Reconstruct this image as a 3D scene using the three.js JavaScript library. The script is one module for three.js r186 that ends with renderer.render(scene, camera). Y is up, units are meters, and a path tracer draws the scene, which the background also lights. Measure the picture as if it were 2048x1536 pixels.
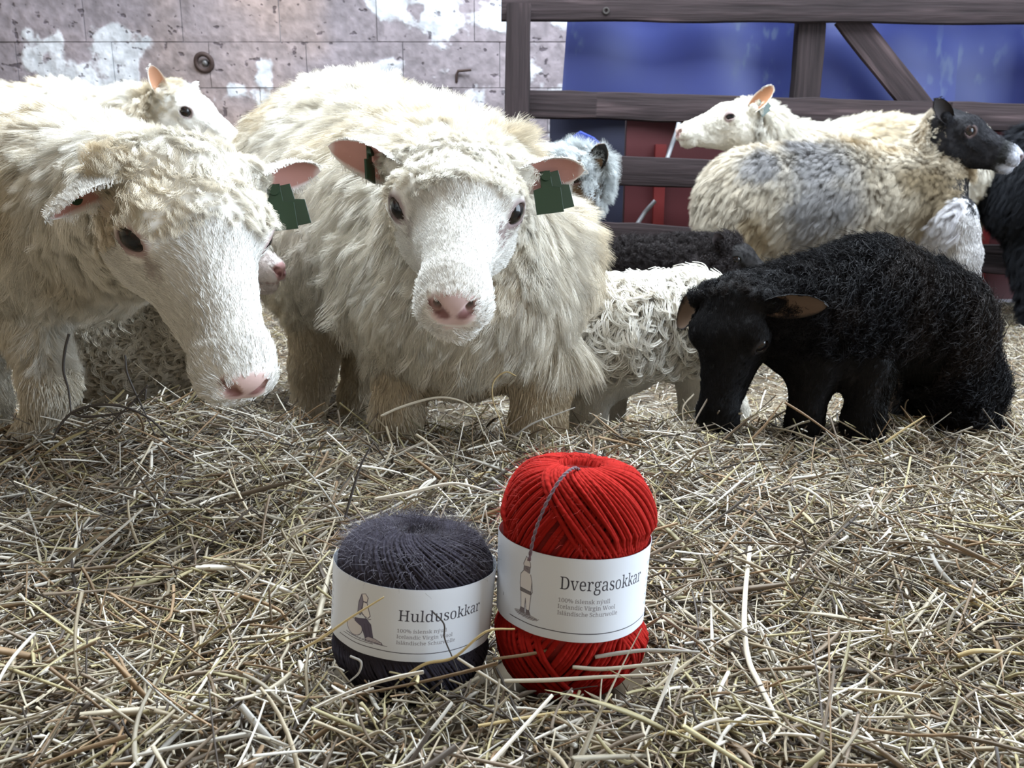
import * as THREE from 'three';
import { mergeGeometries } from 'three/addons/utils/BufferGeometryUtils.js';
import { RectAreaLightUniformsLib } from 'three/addons/lights/RectAreaLightUniformsLib.js';

// ------------------------------------------------------------------ camera, sky, light, exposure
RectAreaLightUniformsLib.init();
const scene = new THREE.Scene();
const renderer = new THREE.WebGLRenderer({ antialias: true });
renderer.toneMapping = THREE.LinearToneMapping;
renderer.toneMappingExposure = 1.0;
renderer.shadowMap.enabled = true;
const FOCAL = 1607, PITCH = 12 * Math.PI / 180, EYE = new THREE.Vector3(0, 0.40, 0);
const camera = new THREE.PerspectiveCamera(2 * Math.atan(768 / FOCAL) * 180 / Math.PI, 2048 / 1536, 0.02, 60);
camera.position.copy(EYE);
camera.rotation.set(-PITCH, 0, 0);
camera.focus = 0.62; camera.userData.fStop = 22;
scene.add(camera);
scene.background = new THREE.Color(0.62, 0.78, 1.0);
scene.backgroundIntensity = 1.0;
// daylight falls in by a roof light above the flock and by the wide open barn door to the right of the camera
const ROOF_LIGHT = { x0: -1.5, x1: 2.6, z0: -2.85, z1: -0.9, y: 2.62, nits: 13.5 };
const DOOR = { z0: -1.5, z1: 0.9, y0: 0.0, y1: 2.4, x: 3.5, nits: 10.5 };
function areaLight(name, w, h, nits, color, pos, target) {
  const l = new THREE.RectAreaLight(color, nits, w, h); l.name = name;
  l.position.set(...pos); l.lookAt(...target); scene.add(l); return l;
}
areaLight('roof_daylight', ROOF_LIGHT.x1 - ROOF_LIGHT.x0, ROOF_LIGHT.z1 - ROOF_LIGHT.z0, ROOF_LIGHT.nits, new THREE.Color(0.80, 0.91, 1.0),
  [(ROOF_LIGHT.x0 + ROOF_LIGHT.x1) / 2, ROOF_LIGHT.y - 0.03, (ROOF_LIGHT.z0 + ROOF_LIGHT.z1) / 2], [(ROOF_LIGHT.x0 + ROOF_LIGHT.x1) / 2, 0, (ROOF_LIGHT.z0 + ROOF_LIGHT.z1) / 2 + 0.0001]);
areaLight('door_daylight', DOOR.z1 - DOOR.z0, DOOR.y1 - DOOR.y0, DOOR.nits, new THREE.Color(0.72, 0.86, 1.0),
  [DOOR.x, (DOOR.y0 + DOOR.y1) / 2, (DOOR.z0 + DOOR.z1) / 2], [0, (DOOR.y0 + DOOR.y1) / 2, (DOOR.z0 + DOOR.z1) / 2]);

// ------------------------------------------------------------------ helpers
const V = (x, y, z) => new THREE.Vector3(x, y, z);
const clamp = (x, a, b) => Math.min(b, Math.max(a, x)), mixf = (a, b, t) => a + (b - a) * t;
const sstep = (a, b, x) => { const t = clamp((x - a) / (b - a), 0, 1); return t * t * (3 - 2 * t); };
function RNG(seed) { let a = seed >>> 0; return () => { a = (a + 0x6D2B79F5) | 0; let t = Math.imul(a ^ (a >>> 15), 1 | a); t = (t + Math.imul(t ^ (t >>> 7), 61 | t)) ^ t; return ((t ^ (t >>> 14)) >>> 0) / 4294967296; }; }
function hash3(x, y, z) { let h = Math.imul(x, 374761393) ^ Math.imul(y, 668265263) ^ Math.imul(z, 2147483647 - 58341); h = Math.imul(h ^ (h >>> 13), 1274126177); return ((h ^ (h >>> 16)) >>> 0) / 4294967296; }
function noise3(x, y, z) {
  const X = Math.floor(x), Y = Math.floor(y), Z = Math.floor(z), s = t => t * t * (3 - 2 * t), u = s(x - X), v = s(y - Y), w = s(z - Z);
  let r = 0;
  for (let i = 0; i < 8; i++) { const a = i & 1, b = (i >> 1) & 1, c = i >> 2; r += hash3(X + a, Y + b, Z + c) * (a ? u : 1 - u) * (b ? v : 1 - v) * (c ? w : 1 - w); }
  return r * 2 - 1;
}
function fbm(x, y, z, o = 4) { let s = 0, a = 0.5, n = 0; for (let i = 0; i < o; i++) { s += a * noise3(x, y, z); n += a; x *= 2.03; y *= 2.03; z *= 2.03; a *= 0.5; } return s / n; }
const gauss = r => Math.sqrt(-2 * Math.log(1 - r() + 1e-9)) * Math.cos(6.2832 * r());
const FW = V(0, -Math.sin(PITCH), -Math.cos(PITCH)), UP = V(0, Math.cos(PITCH), -Math.sin(PITCH));
const P = (px, py, d) => V(EYE.x + d * (px - 1024) / FOCAL, EYE.y + d * (FW.y + UP.y * (768 - py) / FOCAL), EYE.z + d * (FW.z + UP.z * (768 - py) / FOCAL));
const B = (px, py, d, rpx) => ({ p: P(px, py, d), r: rpx * d / FOCAL });
function project(p) { const v = p.clone().sub(EYE), d = v.dot(FW); return [1024 + FOCAL * v.x / d, 768 - FOCAL * v.dot(UP) / d, d]; }
const used = {};
function numbered(n) { const k = used[n] = (used[n] ?? -1) + 1; return k ? `${n}_${String(k).padStart(3, '0')}` : n; }
function shade(o) { o.castShadow = true; o.receiveShadow = true; return o; }
function thing(name, label, category, pos = V(0, 0, 0), group) {
  const o = new THREE.Group(); o.name = numbered(name); o.position.copy(pos); scene.add(o);
  o.userData = { label, category }; if (group) o.userData.group = group; return o;
}
function mesh(name, g, m, parent, extra) { const o = shade(new THREE.Mesh(g, m)); o.name = parent === scene ? numbered(name) : name; parent.add(o); if (extra) Object.assign(o.userData, extra); return o; }
function single(name, label, category, g, m, group) { const o = mesh(name, g, m, scene, { label, category }); if (group) o.userData.group = group; return o; }
const lin = (r, g, b) => new THREE.Color().setRGB(r, g, b);
function mat(color, rough = 0.8, extra = {}) { return new THREE.MeshPhysicalMaterial({ color, roughness: rough, ...extra }); }
function rawGeo(pos, idx, col, uv) {
  const g = new THREE.BufferGeometry(); g.setAttribute('position', new THREE.Float32BufferAttribute(pos, 3));
  if (col) g.setAttribute('color', new THREE.Float32BufferAttribute(col, 3));
  if (uv) g.setAttribute('uv', new THREE.Float32BufferAttribute(uv, 2));
  g.setIndex(idx); g.computeVertexNormals(); return g;
}
// a tube along points with radii, round or flattened; closed ends
function tube(pts, radii, sides = 6, flat = 1, smooth = 0, uvScale = 0) {
  let P2 = pts, R2 = radii;
  if (smooth) {
    const c = new THREE.CatmullRomCurve3(pts), n = smooth; P2 = []; R2 = [];
    for (let i = 0; i <= n; i++) { P2.push(c.getPoint(i / n)); const f = i / n * (radii.length - 1), k = Math.min(radii.length - 2, Math.floor(f)); R2.push(mixf(radii[k], radii[k + 1], f - k)); }
  }
  const pos = [], idx = [], uv = []; let T = V(), N = V(1, 0, 0), L = 0;
  for (let i = 0; i < P2.length; i++) {
    T.subVectors(P2[Math.min(i + 1, P2.length - 1)], P2[Math.max(i - 1, 0)]).normalize();
    if (!i) { N = Math.abs(T.y) < 0.8 ? V(0, 1, 0) : V(1, 0, 0); } else L += P2[i].distanceTo(P2[i - 1]);
    N.addScaledVector(T, -N.dot(T)).normalize(); const Bn = V().crossVectors(T, N);
    for (let s = 0; s <= sides; s++) {
      const a = s / sides * 6.28318, p = P2[i].clone().addScaledVector(N, Math.cos(a) * R2[i] * flat).addScaledVector(Bn, Math.sin(a) * R2[i]);
      pos.push(p.x, p.y, p.z); uv.push(L * uvScale, s / sides);
    }
  }
  const w = sides + 1;
  for (let i = 0; i + 1 < P2.length; i++) for (let s = 0; s < sides; s++) { const a = i * w + s; idx.push(a, a + 1, a + w, a + 1, a + w + 1, a + w); }
  for (const [row, flip] of [[0, 1], [P2.length - 1, 0]]) for (let s = 1; s + 1 < sides; s++) { const o = row * w; flip ? idx.push(o, o + s + 1, o + s) : idx.push(o, o + s, o + s + 1); }
  return rawGeo(pos, idx, null, uv);
}
function merge(list) { return list.length === 1 ? list[0] : mergeGeometries(list, false); }

// ------------------------------------------------------------------ textures
function dataTex(w, h, fn, srgb = true) {
  const a = new Uint8Array(w * h * 4);
  for (let y = 0; y < h; y++) for (let x = 0; x < w; x++) { const c = fn(x / w, y / h, x, y), o = (y * w + x) * 4; a[o] = clamp(c[0], 0, 255); a[o + 1] = clamp(c[1], 0, 255); a[o + 2] = clamp(c[2], 0, 255); a[o + 3] = 255; }
  const t = new THREE.DataTexture(a, w, h, THREE.RGBAFormat); t.magFilter = THREE.LinearFilter; t.minFilter = THREE.LinearFilter;
  t.wrapS = t.wrapT = THREE.RepeatWrapping; if (srgb) t.colorSpace = THREE.SRGBColorSpace; t.needsUpdate = true; return t;
}
// weathered timber: grain along u
const woodMap = dataTex(512, 256, (u, v) => {
  const g = fbm(u * 5, v * 46, 1, 4) * 0.6 + fbm(u * 30, v * 120, 7, 3) * 0.5, st = fbm(u * 4, v * 6, 30, 4), k = 1 + 0.34 * g + 0.24 * st;
  const w = sstep(0.2, 0.6, fbm(u * 9, v * 14, 60, 3));
  return [48 * k + 24 * w, 40 * k + 20 * w, 41 * k + 20 * w];
});
const woodBump = dataTex(512, 256, (u, v) => { const g = 128 + 90 * (fbm(u * 5, v * 46, 1, 4) * 0.7 + fbm(u * 30, v * 120, 7, 3) * 0.5); return [g, g, g]; }, false);
const WOOD = mat(0xffffff, 0.9, { specularIntensity: 0.3, map: woodMap, bumpMap: woodBump, bumpScale: 0.004 });
// rough rendered concrete with flaking limewash; 3.6 m x 1.4 m, uv over that field
const limewash = (u, v) => {
  const x = u * 3.6, y = v * 1.4;
  const blob = (cx, cy, rx, ry) => { const d = Math.hypot((x - cx) / rx, (y - cy) / ry); return 1 - d; };
  let m = Math.max(blob(0.73, 1.03, 0.09, 0.09), blob(1.12, 1.07, 0.11, 0.13), blob(0.95, 0.97, 0.05, 0.05), blob(0.92, 0.925, 0.42, 0.04), blob(1.62, 0.93, 0.13, 0.08), blob(2.55, 1.2, 0.30, 0.07) * 0.8, blob(2.5, 1.0, 0.2, 0.10) * 0.7, blob(2.2, 1.28, 0.3, 0.05) * 0.8, blob(0.2, 0.8, 0.8, 0.09), blob(3.1, 1.2, 0.35, 0.3) * 0.8);
  return sstep(-0.1, 0.12, m * 0.55 + fbm(x * 8, y * 8, 3, 5) * 1.05 - 0.14);
};
const wallTex = [null, null];
{
  const W = 2048, H = 800, c = new Uint8Array(W * H * 4), b = new Uint8Array(W * H * 4);
  for (let y = 0; y < H; y++) for (let x = 0; x < W; x++) {
    const u = x / W, v = y / H, X = u * 3.6, Y = v * 1.4, o = (y * W + x) * 4;
    const lw = limewash(u, v), n = fbm(X * 3, Y * 3, 9, 4), f = fbm(X * 34, Y * 34, 4, 3), pit = 0.7 * sstep(0.40, 0.62, fbm(X * 38, Y * 46, 20, 3)), warm = sstep(0, 0.6, fbm(X * 2.2, Y * 2.2, 51, 3));
    const k = 1 + 0.13 * n + 0.17 * f;
    let r = mixf(128 + 10 * warm, 184, lw) * k, g = mixf(118 + 3 * warm, 184, lw) * k, bl = mixf(122 - 6 * warm, 188, lw) * k;
    r *= 1 - 0.55 * pit; g *= 1 - 0.58 * pit; bl *= 1 - 0.55 * pit;
    c[o] = clamp(r, 0, 255); c[o + 1] = clamp(g, 0, 255); c[o + 2] = clamp(bl, 0, 255); c[o + 3] = 255;
    const h = clamp(120 + 40 * n + 70 * f - 90 * pit + 45 * lw, 0, 255); b[o] = b[o + 1] = b[o + 2] = h; b[o + 3] = 255;
  }
  [c, b].forEach((a, i) => { const t = new THREE.DataTexture(a, W, H, THREE.RGBAFormat); t.magFilter = t.minFilter = THREE.LinearFilter; t.wrapS = t.wrapT = THREE.RepeatWrapping; if (!i) t.colorSpace = THREE.SRGBColorSpace; t.needsUpdate = true; wallTex[i] = t; });
}
const WALLMAT = mat(0xffffff, 0.95, { map: wallTex[0], bumpMap: wallTex[1], bumpScale: 0.012 });
const WARM_FILL = mat(lin(0.46, 0.36, 0.25), 0.85), CONCRETE = mat(lin(0.32, 0.29, 0.3), 0.95), BOARDS = mat(lin(0.30, 0.26, 0.22), 0.9);  // unseen left and front walls get an invented warm tone to bounce fill

// ------------------------------------------------------------------ the barn shell
const WALL_Z = -3.66;
function boxAt(x0, x1, y0, y1, z0, z1) { const g = new THREE.BoxGeometry(x1 - x0, y1 - y0, z1 - z0); g.translate((x0 + x1) / 2, (y0 + y1) / 2, (z0 + z1) / 2); return g; }
const struct = (name, g, m) => { const o = mesh(name, g, m, scene, { kind: 'structure' }); o.name = name; return o; };
{
  struct('floor', boxAt(-3.4, 3.7, -0.15, 0, -4.0, 2.4), mat(lin(0.16, 0.13, 0.1), 0.95));
  struct('wall_left', boxAt(-3.4, -3.2, 0, 2.8, -4.0, 2.4), WARM_FILL);
  struct('wall_right', merge([boxAt(3.5, 3.7, 0, 2.8, -4.0, DOOR.z0), boxAt(3.5, 3.7, 0, 2.8, DOOR.z1, 2.4), boxAt(3.5, 3.7, DOOR.y1, 2.8, DOOR.z0, DOOR.z1)]), CONCRETE);
  struct('wall_front', boxAt(-3.4, 3.7, 0, 2.8, 2.2, 2.4), WARM_FILL);
  struct('ceiling', merge([boxAt(-3.4, ROOF_LIGHT.x0, 2.62, 2.8, -4, 2.4), boxAt(ROOF_LIGHT.x1, 3.7, 2.62, 2.8, -4, 2.4), boxAt(ROOF_LIGHT.x0, ROOF_LIGHT.x1, 2.62, 2.8, -4, ROOF_LIGHT.z0), boxAt(ROOF_LIGHT.x0, ROOF_LIGHT.x1, 2.62, 2.8, ROOF_LIGHT.z1, 2.4)]), BOARDS);
  struct('window_1', boxAt(ROOF_LIGHT.x0, ROOF_LIGHT.x1, 2.66, 2.69, ROOF_LIGHT.z0, ROOF_LIGHT.z1), mat(lin(0.8, 0.85, 0.9), 0.5, { emissive: lin(0.85, 0.93, 1), emissiveIntensity: 1.5 }));
  const wall = struct('wall_back', boxAt(-3.4, 3.7, 0, 2.8, WALL_Z - 0.25, WALL_Z - 0.012), mat(lin(0.30, 0.28, 0.30), 0.95));
  // concrete blocks, each a piece of its own
  const r = RNG(5), CH = 0.186, BL = 0.415;
  for (let row = 0; row < 8; row++) {
    const y0 = 0.0 + row * CH, off = (row % 2) * BL / 2 + (row === 6 ? 0.1 : 0);
    for (let k = -1; k < 9; k++) {
      const x0 = -2.75 + k * BL + off, x1 = x0 + BL;
      if (x0 > 0.55 || y0 + CH > 1.5) continue;
      const gap = 0.0016, g = new THREE.BoxGeometry(BL - gap * 2, CH - gap * 2, 0.09, 6, 3, 1), p = g.attributes.position, dz = (r() - 0.5) * 0.006, tilt = (r() - 0.5) * 0.02, uv = g.attributes.uv, cx = (x0 + x1) / 2, cy = y0 + CH / 2;
      for (let i = 0; i < p.count; i++) {
        let x = p.getX(i), y = p.getY(i), z = p.getZ(i); const ex = Math.abs(x) / (BL / 2), ey = Math.abs(y) / (CH / 2);
        if (z > 0) z += dz + tilt * x + 0.004 * noise3((x + cx) * 14, (y + cy) * 14, 2) - (ex > 0.97 || ey > 0.94 ? 0.003 : 0);
        p.setXYZ(i, x, y, z); uv.setXY(i, (x + cx + 2.8) / 3.6, (y + cy) / 1.4 );
      }
      g.computeVertexNormals();
      const o = mesh('concrete_block', g, WALLMAT, wall); o.position.set(cx, cy, WALL_Z - 0.045);
    }
  }
}

// ------------------------------------------------------------------ hay bed terrain
function groundH(x, z) {
  const d = -z, lump = 0.016 * fbm(x * 5, z * 5, 3, 3) + 0.006 * noise3(x * 19, z * 19, 8);
  const edge = 1.06 + 0.05 * noise3(x * 2.5, 0, 4), m = 1 - sstep(edge - 0.16, edge + 0.3, d);
  let h = 0.022 + 0.098 * m + lump * (0.45 + 0.75 * m);
  const heap = Math.exp(-((x + 0.46) ** 2 / 0.03 + (z + 0.95) ** 2 / 0.03)); h += 0.028 * heap;
  h += 0.020 * Math.exp(-((x + 0.02) ** 2 / 0.02 + (z + 0.385) ** 2 / 0.0012));
  return Math.max(0.006, h);
}
const onZ = (px, py, z) => P(px, py, -z / (-FW.z - UP.z * (768 - py) / FOCAL));
function toGround(px, py, lift = 0) { for (let d = 0.2; d < 4; d += 0.002) { const p = P(px, py, d); if (p.y <= groundH(p.x, p.z) + lift) return p; } return P(px, py, 3.5); }
{
  const nx = 150, nz = 170, pos = [], idx = [], col = [], x0 = -2.4, x1 = 2.6, z0 = -3.5, z1 = 0.1;
  for (let j = 0; j <= nz; j++) for (let i = 0; i <= nx; i++) {
    const x = mixf(x0, x1, i / nx), z = mixf(z1, z0, j / nz), k = 0.8 + 0.5 * fbm(x * 9, z * 9, 5, 3); pos.push(x, groundH(x, z) - 0.006, z); col.push(0.17 * k, 0.13 * k, 0.085 * k);
  }
  for (let j = 0; j < nz; j++) for (let i = 0; i < nx; i++) { const a = j * (nx + 1) + i; idx.push(a, a + 1, a + nx + 1, a + 1, a + nx + 2, a + nx + 1); }
  const g = rawGeo(pos, idx, col); const o = struct('hay_litter_layer', g, mat(0xffffff, 0.95, { vertexColors: true }));
}
// ------------------------------------------------------------------ signed-distance modelling
const smin = (a, b, k) => { const h = Math.max(k - Math.abs(a - b), 0) / k; return Math.min(a, b) - h * h * k * 0.25; };
const smax = (a, b, k) => -smin(-a, -b, k);
const cone = (a, ra, b, rb, k = 0.02, cut = 0) => ({ t: 0, a, b, ra, rb, k, cut });
const ball = (c, rad, k = 0.02, cut = 0) => ({ t: 1, c, rad, k, cut });
function prim(q, x, y, z) {
  if (q.t === 0) {
    const bx = q.b[0] - q.a[0], by = q.b[1] - q.a[1], bz = q.b[2] - q.a[2], px = x - q.a[0], py = y - q.a[1], pz = z - q.a[2];
    const h = clamp((px * bx + py * by + pz * bz) / (bx * bx + by * by + bz * bz + 1e-12), 0, 1);
    return Math.hypot(px - bx * h, py - by * h, pz - bz * h) - mixf(q.ra, q.rb, h);
  }
  const px = x - q.c[0], py = y - q.c[1], pz = z - q.c[2], [a, b, c] = q.rad, k0 = Math.hypot(px / a, py / b, pz / c), k1 = Math.hypot(px / (a * a), py / (b * b), pz / (c * c));
  return k1 < 1e-9 ? -Math.min(a, b, c) : k0 * (k0 - 1) / k1;
}
function field(list) {
  return (x, y, z) => { let d = 1e3; for (const q of list) { const v = prim(q, x, y, z); d = q.cut ? smax(d, -v, q.k) : d > 100 ? v : smin(d, v, q.k); } return d; };
}
// surface nets on a sparse grid
function surfaceNet(f, lo, hi, cell) {
  const n = [0, 1, 2].map(i => Math.ceil((hi[i] - lo[i]) / cell) + 1), C = 4, D = new Float32Array(n[0] * n[1] * n[2]).fill(9), at = (i, j, k) => (k * n[1] + j) * n[0] + i;
  for (let K = 0; K < n[2]; K += C) for (let J = 0; J < n[1]; J += C) for (let I = 0; I < n[0]; I += C) {
    const v = f(lo[0] + (I + C / 2) * cell, lo[1] + (J + C / 2) * cell, lo[2] + (K + C / 2) * cell);
    if (Math.abs(v) > cell * C * 2.2) { if (v < 0) for (let k = K; k < Math.min(K + C, n[2]); k++) for (let j = J; j < Math.min(J + C, n[1]); j++) for (let i = I; i < Math.min(I + C, n[0]); i++) D[at(i, j, k)] = v; continue; }
    for (let k = K; k < Math.min(K + C, n[2]); k++) for (let j = J; j < Math.min(J + C, n[1]); j++) for (let i = I; i < Math.min(I + C, n[0]); i++) D[at(i, j, k)] = f(lo[0] + i * cell, lo[1] + j * cell, lo[2] + k * cell);
  }
  const id = new Int32Array(D.length).fill(-1), pos = [], idx = [];
  const E = [[0, 1], [2, 3], [4, 5], [6, 7], [0, 2], [1, 3], [4, 6], [5, 7], [0, 4], [1, 5], [2, 6], [3, 7]];
  for (let k = 0; k < n[2] - 1; k++) for (let j = 0; j < n[1] - 1; j++) for (let i = 0; i < n[0] - 1; i++) {
    const v = []; let m = 0; for (let c = 0; c < 8; c++) { const q = D[at(i + (c & 1), j + ((c >> 1) & 1), k + (c >> 2))]; v.push(q); if (q < 0) m |= 1 << c; }
    if (m === 0 || m === 255) continue;
    let sx = 0, sy = 0, sz = 0, cnt = 0;
    for (const [a, b] of E) if ((v[a] < 0) !== (v[b] < 0)) { const t = v[a] / (v[a] - v[b]); sx += (a & 1) + t * ((b & 1) - (a & 1)); sy += ((a >> 1) & 1) + t * (((b >> 1) & 1) - ((a >> 1) & 1)); sz += (a >> 2) + t * ((b >> 2) - (a >> 2)); cnt++; }
    id[at(i, j, k)] = pos.length / 3; pos.push(lo[0] + (i + sx / cnt) * cell, lo[1] + (j + sy / cnt) * cell, lo[2] + (k + sz / cnt) * cell);
  }
  const quad = (a, b, c, d, flip) => { if (a < 0 || b < 0 || c < 0 || d < 0) return; flip ? idx.push(a, c, b, a, d, c) : idx.push(a, b, c, a, c, d); };
  for (let k = 1; k < n[2] - 1; k++) for (let j = 1; j < n[1] - 1; j++) for (let i = 1; i < n[0] - 1; i++) {
    const o = D[at(i, j, k)] < 0;
    if (o !== D[at(i + 1, j, k)] < 0) quad(id[at(i, j - 1, k - 1)], id[at(i, j, k - 1)], id[at(i, j, k)], id[at(i, j - 1, k)], !o);
    if (o !== D[at(i, j + 1, k)] < 0) quad(id[at(i - 1, j, k - 1)], id[at(i - 1, j, k)], id[at(i, j, k)], id[at(i, j, k - 1)], !o);
    if (o !== D[at(i, j, k + 1)] < 0) quad(id[at(i - 1, j - 1, k)], id[at(i, j - 1, k)], id[at(i, j, k)], id[at(i - 1, j, k)], !o);
  }
  const nor = [], e = cell * 0.7;
  for (let i = 0; i < pos.length; i += 3) {
    const x = pos[i], y = pos[i + 1], z = pos[i + 2]; let a = f(x + e, y, z) - f(x - e, y, z), b = f(x, y + e, z) - f(x, y - e, z), c = f(x, y, z + e) - f(x, y, z - e); const l = Math.hypot(a, b, c) || 1;
    nor.push(a / l, b / l, c / l);
  }
  return { pos, nor, idx };
}

// ------------------------------------------------------------------ wool and hair
// one tuft of hairs, unit length along +y, bending towards +z
function tuft({ n, spread, pinch = 0.5, bend = 0.3, wave = 0, turns = 1, width = 0.01, segs = 5, seed = 1, vary = 0.35, hook = 0, frizz = 0.05, together = 0 }) {
  const r = RNG(seed), list = []; const ph0 = r() * 6.28;
  for (let h = 0; h < n; h++) {
    const a = r() * 6.283, q = Math.sqrt(r()) * spread, rx = Math.cos(a) * q, rz = Math.sin(a) * q, L = 1 - vary * r(), ph = together ? ph0 + (r() - 0.5) * 0.5 : r() * 6.28, fx = gauss(r) * frizz, fz = gauss(r) * frizz, pts = [], rad = [];
    for (let s = 0; s <= segs; s++) {
      const t = s / segs, w = wave * Math.sqrt(t);
      const hk = hook * Math.max(0, t - 0.45) ** 2;
      pts.push(V(rx * (1 - pinch * t) + fx * t + w * Math.sin(ph + turns * 6.283 * t), t * L - hk * 1.4, rz * (1 - pinch * t) + fz * t + bend * t * t + w * Math.cos(ph + turns * 6.283 * t) * 0.8 + hk * 1.2));
      rad.push(width * (1 - 0.75 * t * t));
    }
    list.push(tube(pts, rad, 3));
  }
  const g = merge(list); g.deleteAttribute('uv'); return g;
}
const HAIR = new THREE.MeshPhysicalMaterial({ color: 0xffffff, roughness: 0.75, specularIntensity: 0.35, side: THREE.DoubleSide });
const DARKHAIR = new THREE.MeshPhysicalMaterial({ color: 0xffffff, roughness: 0.55, specularIntensity: 0.28 });
function sampler(surf, tris) {
  const { pos, nor, idx } = surf, cum = new Float64Array(tris.length); let A = 0; const a = V(), b = V(), c = V();
  tris.forEach((t, i) => { a.fromArray(pos, idx[t] * 3); b.fromArray(pos, idx[t + 1] * 3).sub(a); c.fromArray(pos, idx[t + 2] * 3).sub(a); A += b.cross(c).length() / 2; cum[i] = A; });
  return { area: A, pick(r, p, n) {
    const x = r() * A; let lo = 0, hi = tris.length - 1; while (lo < hi) { const m = (lo + hi) >> 1; cum[m] < x ? lo = m + 1 : hi = m; }
    const t = tris[lo]; let u = r(), v = r(); if (u + v > 1) { u = 1 - u; v = 1 - v; } const w = 1 - u - v, i = idx[t] * 3, j = idx[t + 1] * 3, k = idx[t + 2] * 3;
    p.set(pos[i] * w + pos[j] * u + pos[k] * v, pos[i + 1] * w + pos[j + 1] * u + pos[k + 1] * v, pos[i + 2] * w + pos[j + 2] * u + pos[k + 2] * v);
    n.set(nor[i] * w + nor[j] * u + nor[k] * v, nor[i + 1] * w + nor[j + 1] * u + nor[k + 1] * v, nor[i + 2] * w + nor[j + 2] * u + nor[k + 2] * v).normalize();
  } };
}
let TOTAL = 0;
// spec(p, n, info) returns null or { len, dir (unit), col, wid }
function coat(parent, name, surf, tris, density, geo, material, seed, spec, clump, base) {
  if (!tris.length) return;
  const r = RNG(seed), S = sampler(surf, tris), want = Math.round(S.area * density), list = [], p = V(), n = V(), view = V();
  for (let i = 0; i < want; i++) {
    S.pick(r, p, n); view.subVectors(EYE, p).normalize(); const f = n.dot(view); if (f < -0.25 && r() > 0.25) continue;
    const [px, py, dd] = project(p); if ((px < -160 || px > 2210 || py < -160 || py > 1700 || dd < 0.1) && r() > 0.2) continue;
    const s = spec(p, n, r); if (s) list.push({ p: p.clone(), n: n.clone(), ...s });
  }
  if (clump) {
    const C = clump.size, grid = new Map(), key = (x, y, z) => `${Math.floor(x / C)},${Math.floor(y / C)},${Math.floor(z / C)}`, every = Math.max(1, Math.round(1 / (clump.frac)));
    list.forEach((q, i) => { if (i % every === 0) { const k = key(q.p.x, q.p.y, q.p.z); if (!grid.has(k)) grid.set(k, []); grid.get(k).push({ p: q.p, tip: q.p.clone().addScaledVector(q.dir, q.len * (0.8 + 0.5 * r())), c: 0.9 + 0.2 * r() }); } });
    for (const q of list) {
      let best = null, bd = 1e9;
      for (let a = -1; a < 2; a++) for (let b = -1; b < 2; b++) for (let c = -1; c < 2; c++) for (const g of grid.get(key(q.p.x + a * C, q.p.y + b * C, q.p.z + c * C)) || []) { const d = g.p.distanceToSquared(q.p); if (d < bd) { bd = d; best = g; } }
      if (best && bd < C * C * 1.5) { const d = best.tip.clone().sub(q.p), L = d.length(); if (L > 1e-4) { q.dir.lerp(d.multiplyScalar(1 / L), clump.k).normalize(); q.len = mixf(q.len, L, clump.k * 0.8); } q.cv = best.c; }
    }
  }
  TOTAL += list.length;
  const im = shade(new THREE.InstancedMesh(geo, material, list.length)); im.name = name; im.userData.kind = 'stuff';
  const X = V(), Z = V(), m = new THREE.Matrix4(), col = new THREE.Color();
  list.forEach((q, i) => {
    Z.copy(q.bendTo || q.dir); if (!(q.spin < 0.2)) Z.addScaledVector(q.n, -0.3); Z.addScaledVector(q.dir, -Z.dot(q.dir)); if (Z.lengthSq() < 1e-6) Z.set(r() - 0.5, r() - 0.5, r() - 0.5).addScaledVector(q.dir, -Z.dot(q.dir)); Z.normalize();
    Z.applyAxisAngle(q.dir, gauss(r) * (q.spin ?? 0.6)); X.crossVectors(q.dir, Z);
    const L = q.len, w = L * (q.wid ?? 1) * (0.8 + 0.4 * r());
    m.makeBasis(X.multiplyScalar(w), q.dir.clone().multiplyScalar(L), Z.multiplyScalar(L)).setPosition(q.p.x - base.x, q.p.y - base.y, q.p.z - base.z);
    im.setMatrixAt(i, m); const k = (0.9 + 0.2 * r()) * (q.cv ?? 1); col.setRGB(q.col[0] * k, q.col[1] * k, q.col[2] * k); im.setColorAt(i, col);
  });
  parent.add(im); return im;
}

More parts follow.
